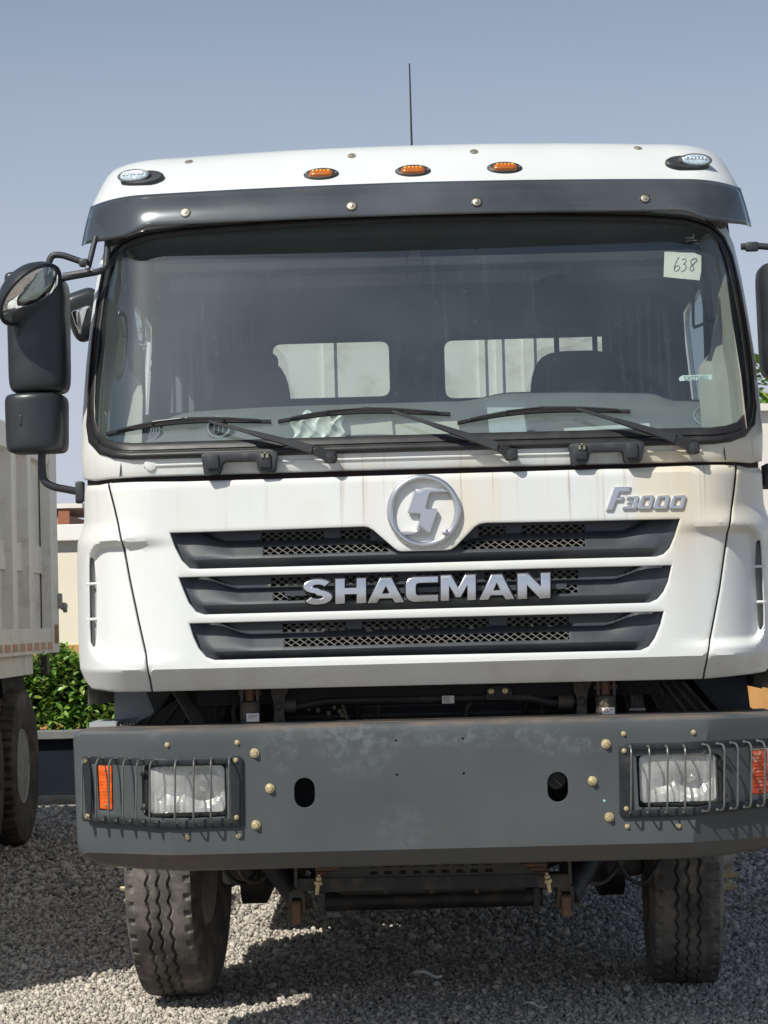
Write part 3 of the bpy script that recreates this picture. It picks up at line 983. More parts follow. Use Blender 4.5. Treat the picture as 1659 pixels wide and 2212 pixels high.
def slot_poly(sgn):
    pts = [(1.207, 1.790), (1.214, 1.800), (1.221, 1.795), (1.224, 1.77), (1.226, 1.55), (1.224, 1.49), (1.215, 1.472), (1.207, 1.475), (1.203, 1.52), (1.2, 1.7)]
    return [(sgn * a, b) for a, b in pts]
for sgn in (-1, 1):
    if sgn < 0:
        o = shift(seamL, -2) + [(250, 1495)]
        o = px(o, f_low) + [(-1.235, 1.318), (-1.262, 1.345), (-1.283, 1.392), (-1.290, 1.45), (-1.290, 1.80), (-1.287, 1.86), (-1.268, 1.90), (-1.256, 1.94), (-1.252, 2.045), (-1.245, 2.068), (-1.18, 2.062)]
    else:
        o = px(shift(seamR, 2), f_low) + [(1.235, 1.318), (1.262, 1.345), (1.283, 1.392), (1.290, 1.45), (1.290, 1.80), (1.287, 1.86), (1.268, 1.90), (1.256, 1.94), (1.252, 2.045), (1.245, 2.068), (1.18, 2.062)]
    cp = sheet('corner_panel', o, f_low, WHITE, truck, holes=[slot_poly(sgn)], step=0.0085, rim=0.03, rr=0.006, hrim=0.02, hrr=0.002, sharp=40, lines=[[(sgn * 0.9, 1.388), (sgn * 1.279, 1.388)]])
    bk = sheet('intake_recess', [(sgn * 1.19, 1.46), (sgn * 1.24, 1.46), (sgn * 1.24, 1.82), (sgn * 1.19, 1.82)], lambda x, z: f_low(x, z) + 0.024, mat('intake_grey', (0.30, 0.29, 0.29), rough=0.8), cp, step=0.03, rim=0)  # plain grey backing behind the intake slot
    for zc in (1.573, 1.702):
        r = MB()
        y = f_low(sgn * 1.213, zc)
        r.tube([(sgn * 1.196, y + .004, zc), (sgn * 1.213, y - .002, zc), (sgn * 1.234, y + .006, zc)], 0.0055, 8)
        r.build('intake_rib', WHITE, cp)
# dark inner skin behind the joints
sheet('inner_panel', [(-1.25, 1.35), (1.25, 1.35), (1.25, 2.03), (-1.25, 2.03)], lambda x, z: f_low(x, z) + (0.035 if abs(x) > 0.95 else 0.15), BLACK, truck, step=0.06, rim=0)

# grille slots
ZW = []
for gi, (g, pxs) in enumerate(zip(gp, (G1, G2, G3))):
    xs = [p[0] for p in g]; zs = [p[1] for p in g]
    z0, z1 = min(zs), max(zs)
    def f_gr(x, z, g=g, z0=z0, z1=z1, gi=gi):
        s = min(1.0, max(0.0, (z - z0) / (z1 - z0)))
        # the ends slope: half width at this height
        e = ((0.905, 0.875, 0.838)[gi] - (1 - s) ** 1.6 * 0.075) - abs(x)
        smid = 0.60 + 0.46 * sm(0.20, 0.05, e)
        if gi == 0 and abs(x) < 0.25:
            smid = 0.60 - 0.15 * sm(0.25, 0.14, abs(x))
        if s < 0.26:
            d = 0.048 - 0.032 * s / 0.26
        elif s < smid:
            d = 0.016 + 0.034 * (s - 0.26) / (smid - 0.26) * min(1, (smid - 0.26) / 0.34)
        else:
            d = 0.050 + 0.034 * sm(smid, smid + 0.13, s)
        if e < 0.045:
            d = 0.016 + (d - 0.016) * sm(0.0, 0.045, e) + 0.012 * sm(0.045, 0.0, e)
        return 0.055 + 0.02 * (z - 1.4) + plan(x) + d
    out = inset(densify(g if area2(g) > 0 else g[::-1], 0.02), -0.006)
    # mesh openings
    wins = []
    def rect(u0, v0, u1, v1, sk=0):
        a = onf(u0, v0, f_low); b = onf(u1, v1, f_low)
        return (a[0], b[0], min(a[1], b[1]), max(a[1], b[1]))
    h = z1 - z0
    def band(ua, ub, upper):
        vm = {0: 1190, 1: 1275, 2: 1375}[gi]
        a = onf(ua, vm, f_low)[0]; b = onf(ub, vm, f_low)[0]
        lo, hi = ((0.71, 0.93) if upper else (0.33, 0.54))
        return (a, b, z0 + lo * h, z0 + hi * h)
    if gi == 0:
        wins = [band(562, 697, 1), band(735, 800, 1), band(1036, 1094, 1), band(1132, 1268, 1), band(567, 838, 0), band(1000, 1266, 0)]
    elif gi == 1:
        wins = [band(583, 700, 1), band(742, 860, 1), band(900, 1010, 1), band(1050, 1145, 1), band(1172, 1253, 1), band(589, 1249, 0)]
    else:
        wins = [band(608, 746, 1), band(782, 1058, 1), band(1099, 1233, 1), band(613, 1231, 0)]
    holes = [[(a, c), (b, c), (b, d), (a, d)] for a, b, c, d in wins]
    gr = sheet('grille_slot', out, f_gr, GRILLE, truck, holes=holes, step=0.0075, rim=0.01, rr=0, hrim=0.008, hrr=0.0015, est=0.012, sharp=30)
    for (a, b, c, d) in wins:
        w = MB()
        pitch = 0.0305 if (d - c) < 0.03 else 0.0305
        slope = 0.66
        hh = d - c
        run = hh / slope
        x = a - run
        while x < b:
            for sg in (1, -1):
                xa, xb = (x, x + run)
                za, zb = (c, d) if sg > 0 else (d, c)
                t0 = max(0, (a - xa) / run); t1 = min(1, (b - xa) / run)
                if t1 - t0 > 0.04:
                    pts = []
                    for t in (t0, (t0 + t1) / 2, t1):
                        X_, Z_ = xa + (xb - xa) * t, za + (zb - za) * t
                        pts.append((X_, f_gr(X_, Z_) + 0.003, Z_))
                    w.tube(pts, 0.0019, 4, cap=False)
            x += pitch
        wo = w.build('wire_mesh', WIRE, gr, smooth=False)
        wo['kind'] = 'stuff'
    # embossed blind mesh on the unopened stretches
# radiator behind the grille
rad = MB().box((0, 0.42, 1.62), (1.7, 0.06, 0.75))
rad = rad.build('radiator', BLACK, truck, smooth=False)

# emblem
EY = lambda x, z: f_low(x, z) - 0.020
ec = Vector(at(915.5, 1104.5, 0.057))
emb = MB()
R0, rw = 0.1195, 0.0115
ring = []
for i in range(64):
    th = 2 * math.pi * i / 64
    row = []
    for k in range(10):
        ph = 2 * math.pi * k / 10
        rr_ = R0 + rw * math.cos(ph)
        row.append((ec.x + rr_ * math.cos(th), ec.y - 0.010 + 0.007 * math.sin(ph), ec.z + rr_ * math.sin(th)))
    ring.append(row)
ring.append(ring[0])
eo = grid_obj('badge_ring', ring, SILVER, truck, closed=True, sharp=60)
eo['label'] = 'round silver badge with a slanted S inside a ring'
def cpx(pts, ox, oy, k):
    return [(ox + a * k, oy + b * k) for a, b in pts]
S_px = cpx([(684, 466), (700, 460), (1095, 450), (1170, 505), (925, 513), (900, 522), (885, 550), (836, 700), (838, 735), (855, 746), (975, 745), (997, 755), (1005, 780), (905, 1085), (895, 1105), (868, 1116), (520, 1135), (430, 1078), (670, 1076), (695, 1062), (705, 1035), (757, 855), (755, 832), (740, 822), (590, 818), (574, 808), (572, 790)], 795.5, 987.5, 0.1488)
fE = lambda x, z: ec.y - 0.017
sheet('badge_letter', px(S_px, fE), fE, SILVER, eo, step=0.05, rim=0.014, rr=0.003, est=0.02, sharp=18)
pb = at(795.5 + 1122 * .1488, 987.5 + 1095 * .1488, ec.y - 0.012)
MB().lathe([(0.0, -0.016), (0.006, -0.0155), (0.0115, -0.012), (0.013, -0.004), (0.013, 0.008)], pb, (0, 1, 0), 20).build('badge_ball', SILVER, eo)
for a in (60, 150, 240, 330):
    th = math.radians(a)
    MB().tube([(ec.x + R0 * math.cos(th), ec.y - 0.008, ec.z + R0 * math.sin(th)), (ec.x + R0 * math.cos(th), ec.y + 0.04, ec.z + R0 * math.sin(th))], 0.004, 6).build('badge_pin', SILVER, eo)

# lettering SHACMAN
def s_outline(n=14):
    cl = []
    for k in range(n + 1):
        th = math.radians(22 + (262 - 22) * k / n)
        cl.append((0.5 + 0.335 * math.cos(th), 0.715 + 0.175 * math.sin(th)))
    for k in range(n + 1):
        th = math.radians(82 - (82 + 158) * k / n)
        cl.append((0.5 + 0.335 * math.cos(th), 0.285 + 0.175 * math.sin(th)))
    L_, R_ = [], []
    for i in range(len(cl)):
        a, b = cl[max(0, i - 1)], cl[min(len(cl) - 1, i + 1)]
        tx, ty = (b[0] - a[0]) * 1.15, (b[1] - a[1])
        l = math.hypot(tx, ty) or 1
        nx, ny = -ty / l, tx / l
        L_.append((cl[i][0] + nx * 0.155, cl[i][1] + ny * 0.112)); R_.append((cl[i][0] - nx * 0.155, cl[i][1] - ny * 0.112))
    return L_ + R_[::-1]
LET = {
    'S': ([*s_outline()], []),
    'H': ([(0, 0), (.31, 0), (.31, .36), (.69, .36), (.69, 0), (1, 0), (1, 1), (.69, 1), (.69, .62), (.31, .62), (.31, 1), (0, 1)], []),
    'A': ([(0, 0), (.25, 0), (.33, .17), (.67, .17), (.75, 0), (1, 0), (.655, 1), (.345, 1)], [[(.405, .37), (.595, .37), (.5, .66)]]),
    'C': ([(1, 0), (1, .25), (.42, .25), (.34, .28), (.31, .36), (.31, .64), (.34, .72), (.42, .75), (1, .75), (1, 1), (.26, 1), (.10, .94), (.02, .82), (0, .68), (0, .32), (.02, .18), (.10, .06), (.26, 0)], []),
    'M': ([(0, 0), (.24, 0), (.24, .58), (.43, .12), (.57, .12), (.76, .58), (.76, 0), (1, 0), (1, 1), (.70, 1), (.5, .50), (.30, 1), (0, 1)], []),
    'N': ([(0, 0), (.29, 0), (.29, .52), (.68, 0), (1, 0), (1, 1), (.71, 1), (.71, .48), (.32, 1), (0, 1)], []),
}
boxes = [('S', 654, 719, 1251, 1306), ('H', 724.5, 791, 1249.5, 1303.5), ('A', 794, 873, 1248, 1302), ('C', 876.5, 946.5, 1246, 1299.5), ('M', 952, 1028, 1242, 1297), ('A', 1035.5, 1111, 1241, 1295), ('N', 1118, 1189, 1238, 1293)]
zl_ = at(920, 1274, .05).z
fS = lambda x, z: 0.046 + 2.4 * (z - zl_ + 0.004 ) ** 2
fS2 = lambda x, z: 0.060
for ch, u0, u1, v0, v1 in boxes:
    polyn, hl = LET[ch]
    sl_ = -0.028
    f2 = lambda a, b: (u0 + (u1 - u0) * a, v1 + (v0 - v1) * b + sl_ * (u0 + (u1 - u0) * a - (u0 + u1) / 2) * 1.0)
    lt = sheet('letter', px([f2(a, b) for a, b in polyn], fS), fS, SILVER, truck, holes=[px([f2(a, b) for a, b in h_], fS) for h_ in hl], step=0.012, rim=0.012, rr=0.0022, est=0.012, sharp=22)
    lt['label'] = 'raised silver letter %s of the name on the grille' % ch
    ip = px([f2(a, b) for a, b in polyn], fS2)
    ip = ip if area2(ip) > 0 else ip[::-1]
    sheet('letter_base', inset(ip, -0.002), fS2, BLACK, lt, step=0.2, rim=0.010, rr=0, est=0.02)
    # stand-off pin back to the grille
MB().box((0.0, 0.085, at(920, 1274, .06).z), (1.0, 0.012, 0.018)).build('letter_rail', GRILLE, truck, smooth=False)

# model lettering F3000
k_, ox, oy = 0.1653, 1261.8, 1014.9
sk_ = [
    ([(392, 225), (612, 218), (588, 290), (462, 292), (440, 352), (522, 350), (500, 404), (422, 406), (374, 530), (285, 532)], []),
    ([(565, 348), (712, 342), (722, 365), (700, 425), (706, 440), (690, 500), (668, 516), (505, 518), (492, 490), (500, 478), (622, 476), (634, 446), (560, 442), (574, 404), (648, 400), (656, 380), (556, 378)], []),
    ([(758, 336), (895, 330), (920, 352), (882, 498), (858, 516), (712, 518), (692, 494), (734, 352)], [[(790, 374), (858, 370), (834, 468), (764, 472)]]),
    ([(962, 336), (1100, 330), (1124, 352), (1088, 496), (1064, 514), (918, 516), (898, 492), (940, 352)], [[(996, 374), (1062, 370), (1038, 466), (970, 470)]]),
    ([(1168, 336), (1310, 328), (1335, 350), (1300, 494), (1274, 512), (1124, 514), (1106, 490), (1146, 352)], [[(1200, 374), (1270, 370), (1246, 464), (1176, 468)]]),
]
for (o_, hl), nm in zip(sk_, 'F3000'):
    fF = lambda x, z: f_low(x, z) - 0.009
    q = sheet('badge_character', px(cpx(o_, ox, oy, k_), fF), fF, SILVER, truck, holes=[px(cpx(h_, ox, oy, k_), fF) for h_ in hl], step=0.2, rim=0.011, rr=0.003, est=0.02, sharp=18)
    q['label'] = 'small slanted silver character %s on the right of the bonnet' % nm

# ------------------------------------------------------------------ windscreen surround, glass and seal
def f_up(x, z):
    a = abs(x)
    y = 0.085 + 0.075 * (a / 1.15) ** 2 + (0.20 * ((a - 1.0) / 0.25) ** 2.4 if a > 1.0 else 0)
    if z > 2.165: y += 0.34 * (z - 2.165)
    if z < 2.125: y += 0.25 * (2.125 - z)
    return y
half = [(0.6, 2.188), (1.04, 2.190), (1.10, 2.198), (1.148, 2.215), (1.186, 2.25), (1.206, 2.30), (1.212, 2.37), (1.210, 2.48), (1.200, 2.62), (1.182, 2.76), (1.163, 2.86), (1.135, 2.925), (1.09, 2.965), (1.0, 2.992), (0.85, 3.006), (0.5, 3.018), (0, 3.025)]
glass = [(-a, b) for a, b in half] + [(a, b) for a, b in half[::-1][1:]]
glass_in = glass
frame_half = [(0, 2.078), (0.8, 2.078), (1.20, 2.080), (1.252, 2.092), (1.262, 2.20), (1.261, 2.35), (1.252, 2.52), (1.237, 2.66), (1.219, 2.80), (1.196, 2.92), (1.16, 3.0), (1.10, 3.05), (0.9, 3.075), (0, 3.085)]
frame_o = frame_half + [(-a, b) for a, b in frame_half[::-1][1:-1]]
surround = sheet('windscreen_surround', frame_o, f_up, WHITE, truck, holes=[inset(densify(glass, .03), 0.0)[::1]], step=0.035, rim=0.04, rr=0.006, hrim=0.02, hrr=0.003)
gl = sheet('windscreen', glass, lambda x, z: f_up(x, z) + 0.004, GLASS, truck, step=0.04, rim=0)
# rubber seal: swept band around the glass
gd = densify(glass if area2(glass) > 0 else glass[::-1], 0.03)
def outw(p, n):
    # wider along the bottom, slimmer at the sides
    z = p[1]
    wb = 0.050 * sm(2.36, 2.22, z) + 0.026 * (1 - sm(2.36, 2.22, z))
    return wb
rows = []
prof = [(-0.012, -0.002), (-0.008, -0.008), (0.10, -0.011), (0.30, -0.012), (0.36, -0.007), (0.44, -0.007), (0.52, -0.016), (0.75, -0.020), (0.94, -0.014), (1.0, -0.002)]
for (t, d) in prof:
    row = []
    for i, p in enumerate(gd):
        a, c = gd[i - 1], gd[(i + 1) % len(gd)]
        tx, tz = c[0] - a[0], c[1] - a[1]
        l = math.hypot(tx, tz)
        nx, nz = tz / l, -tx / l
        w = outw(p, None)
        q = (p[0] + nx * w * t, p[1] + nz * w * t) if t >= 0 else (p[0] + nx * t, p[1] + nz * t)
        row.append((q[0], f_up(q[0], q[1]) + d, q[1]))
    rows.append(row)
grid_obj('windscreen_seal', rows, RUBBER, truck, closed=True, sharp=60)
# narrow joints in the strip under the screen
for s in (-1, 1):
    x0 = s * 1.085
    MB().box((x0, f_up(x0, 2.11) - 0.0005, 2.112), (0.004, 0.004, 0.058), rot=(0, -s * 0.12, 0)).build('panel_joint', BLACK, truck, smooth=False)
cap_l, cap_n = hit(325.5, 1003, surround)
MB().lathe([(0.0, -0.006), (0.018, -0.006), (0.0225, -0.004), (0.0235, 0.0), (0.0235, 0.01)], cap_l, (0, 1, 0), 28).build('tow_cover_cap', WHITE, truck)
# ledge along the strip
MB().tube([(x / 10, f_up(x / 10, 2.118) - 0.001, 2.118) for x in range(-10, 11)], 0.004, 6).build('strip_ridge', WHITE, truck)
# dark gap below the strip
sheet('bonnet_gap', [(-1.24, 2.03), (1.24, 2.03), (1.24, 2.10), (-1.24, 2.10)], lambda x, z: f_up(x, 2.12) + 0.045, mat('dark_joint', (0.035, 0.018, 0.020), rough=0.8), truck, step=0.08, rim=0)

# grab handles
for u0, u1, vt, vb in ((434, 600, 980, 1024), (1229, 1393, 959, 1001)):
    sl_ = -0.027
    cu_ = (u0 + u1) / 2
    m_ = MB()
    L_ = lambda u, v, Y: at(u, v + sl_ * (u - cu_), Y)
    y0 = 0.050
    def blk(pts, y0=y0, dep=0.055):
        ps = [L_(u, v, y0) for u, v in pts]
        m_.poly(ps, (0, dep, 0))
    h_ = MB()
    outl = [(u0, vt), (u0 + 10, vt - 4), (u1 - 10, vt - 4), (u1, vt), (u1 - 5, vt + 36), (u1 - 9, vt + 40), (u1 - 40, vt + 40), (u1 - 44, vt + 36), (u1 - 46, vt + 20), (u1 - 52, vt + 16), (u0 + 52, vt + 16), (u0 + 46, vt + 20), (u0 + 42, vt + 36), (u0 + 38, vt + 42), (u0 + 10, vt + 44), (u0 + 6, vt + 40)]
    cst = lambda x, z: y0
    P_ = [onf(u, v + sl_ * (u - cu_), cst) for u, v in outl]
    hd = sheet('grab_handle', P_, cst, DARKP, truck, step=0.2, rim=0.06, rr=0.005, est=0.02)
    for uu in (u0 + 26, u1 - 28):
        p = L_(uu, vt + 16, y0 - 0.004)
        MB().box(p, (0.040, 0.010, 0.050), bevel=0.002).build('handle_foot', DARKP, hd)
    p = L_(u1 - 28 if u0 < 800 else u0 + 28, vt + 4, y0 - 0.012)
    MB().box((p.x - .008, p.y, p.z), (0.008, 0.004, 0.02)).box((p.x + .008, p.y, p.z), (0.008, 0.004, 0.02)).box((p.x, p.y, p.z + .008), (0.022, 0.004, 0.006)).build('handle_clip', SCREW, hd, smooth=False)

# wipers
WIP = mat('wiper_black', (0.030, 0.032, 0.034), rough=0.35, var=0.1)
wip = [  # pivot, arm joint, arm end (blade middle), blade left, blade right
    ((714, 988), (680, 972), (452, 910), (230, 938), (586, 911)),
    ((1104, 982), (1080, 966), (848, 888), (601, 911), (973, 895)),
    ((1497, 968), (1462, 948), (1244, 882), (988, 914), (1361, 889)),
]
for (pv, jt, mid, bl, br) in wip:
    yy = lambda u, v, off: (lambda q: Vector((q[0], f_up(q[0], q[1]) - off, q[1])))(onf(u, v, lambda x, z: f_up(x, z) - off))
    P0, P1, P2 = yy(*pv, 0.045), yy(*jt, 0.055), yy(*mid, 0.045)
    A, B = yy(*bl, 0.016), yy(*br, 0.016)
    w = MB()
    w.lathe([(0.0, -0.03), (0.016, -0.028), (0.019, -0.02), (0.019, 0.045)], P0, (0, 1, 0), 18)
    w.sq(P0, (0.024, 0.016, 0.022), 0.5, 0.6)
    pa = Vector((P0 + P1)) / 2
    def bar(a, b, w0, w1, t, mb, taper=1.0):
        d = (b - a).normalized()
        n = Vector((0, -1, 0)); n = (n - d * n.dot(d)).normalized()
        s_ = d.cross(n)
        vs_ = []
        for p, ww in ((a, w0), (b, w1)):
            for q, r in ((-1, 0), (-.75, 1), (.75, 1), (1, 0), (1, -.5), (-1, -.5)):
                vs_.append(p + s_ * ww / 2 * q + n * t * r)
        fs = [(i, (i + 1) % 6, (i + 1) % 6 + 6, i + 6) for i in range(6)] + [tuple(range(6))[::-1], tuple(range(6, 12))]
        mb.add(vs_, fs)
    bar(P0, P1, 0.040, 0.036, 0.012, w)
    wo = w.build('wiper', WIP, truck, smooth=False)
    am = MB()
    P1b = P1 + (P2 - P1) * 0.02
    Pm = P1 + (P2 - P1) * 0.62 + Vector((0, -.006, 0))
    bar(P1b, Pm, 0.034, 0.017, 0.011, am)
    bar(Pm, P2, 0.015, 0.011, 0.006, am)
    am.build('wiper_arm', WIP, wo, smooth=False)
    bl_ = MB()
    n_ = 14
    pts, top = [], []
    for i in range(n_ + 1):
        t = i / n_
        p = A.lerp(B, t); q = onf(bl[0] + (br[0] - bl[0]) * t, bl[1] + (br[1] - bl[1]) * t - 13 * math.sin(math.pi * t) * (1.25 - .5 * t), f_up)
        pts.append(Vector((q[0], f_up(*q) - 0.008, q[1])))
        top.append(Vector((q[0], f_up(*q) - 0.016 - 0.020 * math.sin(math.pi * t), q[1] + 0.002 + 0.007 * math.sin(math.pi * t))))
    # rubber strip
    V_, F_ = [], []
    for i in range(n_ + 1):
        hgt = 0.013
        V_ += [pts[i] + Vector((0, 0.003, -hgt * .6)), pts[i] + Vector((0, -0.006, -hgt * .3)), pts[i] + Vector((0, -0.006, hgt * .5)), pts[i] + Vector((0, 0.003, hgt * .5))]
    for i in range(n_):
        for k in range(4):
            F_.append((i * 4 + k, i * 4 + (k + 1) % 4, i * 4 + 4 + (k + 1) % 4, i * 4 + 4 + k))
    mesh_obj('wiper_blade', V_, F_, RUBBER, wo)
    bl_.tube(top[1:-1], 0.0045, 6)
    bl_.box(top[7], (0.05, 0.014, 0.012), rot=(0, 0.06, 0), bevel=.003)
    for i in (1, 4, 10, 13):
        bl_.tube([top[i], pts[i]], 0.004, 5)
    bl_.build('blade_bow', WIP, wo)
    MB().tube([top[4] + Vector((0, -.006, .003)), top[7] + Vector((0, -.006, .003))], 0.0028, 5).build('bow_rail', WIP, wo)  # thin rail along the front of the blade bow, wiper black

# ------------------------------------------------------------------ roof cowl, visor, lights
def contour(z, w, f, back=2.25, r=0.24, n=14, bow=0.11):
    "plan contour at one height, from the left rear round the front to the right rear"
    pts = [(-w, back), (-w, (back + f + r) / 2), (-w, f + r + bow + .1)]
    for k in range(1, n + 1):
        th = math.pi / 2 * k / n
        pts.append((-w + r - r * math.cos(th), f + bow + r - r * math.sin(th)))
    xe = -w + r
    m = 24
    for k in range(1, m):
        x = xe + (-2 * xe) * k / m
        pts.append((x, f + bow * (x / xe) ** 2))
    right = [(-a, b) for a, b in pts[:n + 3][::-1]]
    pts = pts[:n + 3] + pts[n + 3:] + right
    return [(a, b, z) for a, b in pts]
levels = [(3.128, 1.228, .375), (3.132, 1.240, .345), (3.138, 1.244, .335), (3.150, 1.242, .338), (3.20, 1.228, .385), (3.25, 1.213, .432), (3.29, 1.199, .476), (3.318, 1.184, .518), (3.336, 1.160, .56), (3.346, 1.10, .62), (3.352, 0.95, .75), (3.356, 0.5, 1.1), (3.357, 0.02, 1.5)]
rows = [contour(z, w, f, back=2.25 if w > 1.1 else 2.25 - (1.2 - w), r=min(0.24, w * .9), bow=0.11 if w > .5 else .02) for z, w, f in levels]
roof = grid_obj('roof_cowl', rows, ROOFW, truck, sharp=40)
# cab upper body behind the windscreen: pillar sides + header under the cowl
for u, v in ((408, 350), (760, 337), (1024, 328), (1378, 320.5)):
    l, n = hit(u, v, roof)
    MB().lathe([(0.0, 0.007), (0.006, 0.006), (0.0065, 0.004), (0.015, 0.003), (0.0165, 0.0), (0.0165, -0.004)], l, n, 16).build('roof_screw', SCREW, roof)
AMB_LED = mat('amber_reflector_cells', (1.0, 0.42, 0.03), rough=0.3, metal=0.2, var=0.5, vs=90)
def lamp(u, v, kind):
    l, n = hit(u, v, roof)
    R = frame_from_normal(n)
    X, Yv, Z = R.col[0], R.col[1], R.col[2]
    def W(a, b, c): return l + X * a + Yv * b + Z * c
    if kind == 'amber':
        a0, b0 = 0.066, 0.034
        t = []
        rows = []
        for (s, h) in ((1.0, -0.004), (1.0, 0.003), (0.9, 0.008), (0.72, 0.010), (0.5, .010), (.01, .010)):
            rows.append([W(a0 * s * math.cos(q), b0 * s * math.sin(q), h) for q in [2 * math.pi * i / 36 for i in range(36)]])
        bo = grid_obj('marker_light', rows, DARKP, truck, closed=True)
        bo['label'] = 'oval amber marker light on the white roof cowl'
        lens = MB().sq(W(0, -0.010, 0.006), (0.045, 0.018, 0.017), 0.55, 0.6, rot=R)
        lens.build('lens', AMBER, bo)
        for sx in (-1, 1):
            MB().lathe([(0.0, .003), (0.0035, .002), (0.004, 0)], W(sx * 0.056, -.002, 0.008), n, 8).build('screw', SCREW, bo)
        cells = MB()
        for i in range(5):
            cells.sq(W(-0.028 + i * 0.014, -0.002, 0.018), (0.006, 0.007, 0.0055), 0.8, 0.8, rot=R, nu=8, nv=6)
        cells.build('reflector_cell', AMB_LED, bo)
    else:
        s = -1 if u < 800 else 1
        rows = []
        for (k, h) in ((1.0, -0.006), (1.0, 0.004), (0.93, 0.010), (0.6, 0.012), (.01, .012)):
            rows.append([W(0.088 * k * math.cos(q) - s * .012, 0.043 * k * math.sin(q), h) for q in [2 * math.pi * i / 40 for i in range(40)]])
        bo = grid_obj('corner_light', rows, DARKP, truck, closed=True)
        bo['label'] = 'clear oval lamp on a dark base at the %s corner of the roof' % ('left' if s < 0 else 'right')
        # housing turned to face forward
        F2 = Vector((s * 0.25, -1, 0.12)).normalized()
        R2 = frame_from_normal(F2)
        c = W(s * 0.014, -0.004, 0.018)
        rows = []
        for (k, h) in ((0.95, -0.060), (1.0, -0.015), (1.0, 0.006), (0.96, 0.011), (0.86, .012), (.84, .008)):
            rows.append([c + R2.col[0] * 0.066 * k * math.cos(q) + R2.col[1] * 0.026 * k * math.sin(q) + F2 * h for q in [2 * math.pi * i / 36 for i in range(36)]])
        grid_obj('lamp_housing', rows, mat('grey_lamp_housing', (0.10, 0.11, 0.105), rough=0.4), bo, closed=True)
        MB().sq(c + F2 * 0.006, (0.056, 0.0215, 0.010), 0.7, 0.9, rot=R2).build('lens', mat('blueish_clear_lens', (0.62, 0.74, 0.80), rough=0.08, var=0.3, vs=70, coat=0.7, metal=0.3), bo)
        cl = MB()
        for i in range(6):
            cl.sq(c + R2.col[0] * (-0.036 + i * 0.0145) + F2 * 0.013 + R2.col[1] * .004, (0.006, 0.007, 0.005), .8, .8, rot=R2, nu=8, nv=6)
        cl.build('reflector_cell', CHROME, bo)
lamp(694, 377, 'amber'); lamp(892, 370, 'amber'); lamp(1090, 363.5, 'amber')
lamp(301, 387, 'clear'); lamp(1491, 354, 'clear')

# sun visor
NX, NZ = 96, 8
def vis_pt(t, s):
    "t -1..1 across, s 0 top..1 bottom"
    x = 1.0 * t
    xt = 1.234 * t; xb = 1.268 * t
    a = abs(t)
    ztop = 3.146 - 0.004 * a
    zbot = 3.012 - 0.034 * sm(0.765, 0.865, a) + 0.012 * sm(.9, 1.0, a)
    bowt = 0.115 * a ** 2 + 0.17 * max(0, (a - 0.82) / 0.18) ** 2.0
    bowb = 0.120 * a ** 2 + 0.21 * max(0, (a - 0.80) / 0.20) ** 2.0
    yt, yb = 0.300 + bowt, 0.232 + bowb
    X = xt + (xb - xt) * s
    return (X, yt + (yb - yt) * s - 0.012 * math.sin(math.pi * s), ztop + (zbot - ztop) * s)
rows = [[vis_pt(-1 + 2 * i / NX, j / NZ) for i in range(NX + 1)] for j in range(NZ + 1)]
vis = grid_obj('sun_visor', rows, VISOR, truck, thick=0.004)
for u, v in ((401, 459.5), (760, 445.5), (1030, 437), (1393, 429)):
    l, n = hit(u, v, vis)
    MB().lathe([(0.0, 0.009), (0.006, 0.008), (0.0075, 0.005), (0.0115, 0.0045), (0.0165, 0.003), (0.0165, -0.003)], l, n, 18).build('visor_screw', SCREW, vis)
    MB().lathe([(0.0168, 0.0035), (0.019, 0.003), (0.020, -0.002)], l, n, 18).build('washer', RUBBER, vis)
    MB().box(l + Vector((0, .075, .02)), (0.022, 0.10, 0.03), rot=(-.5, 0, 0), bevel=.004).build('visor_bracket', BLACK, vis)
MB().tube([(x / 10 * 1.2, 0.335 + 0.11 * (x / 10) ** 2, 3.124) for x in range(-9, 10)], 0.012, 8).build('cowl_seal', RUBBER, truck)

# antenna on the roof
MB().tube([(at(890, 330, 1.5).x, 1.5, 3.33), at(884.5, 137, 1.5)], [0.0055, 0.0030], 8).build('aerial', RUBBER, truck)
MB().lathe([(0.016, 0), (0.014, .02), (0.006, .04)], (at(890, 330, 1.5).x, 1.5, 3.35), (0, 0, 1), 12).build('aerial_base', RUBBER, truck)
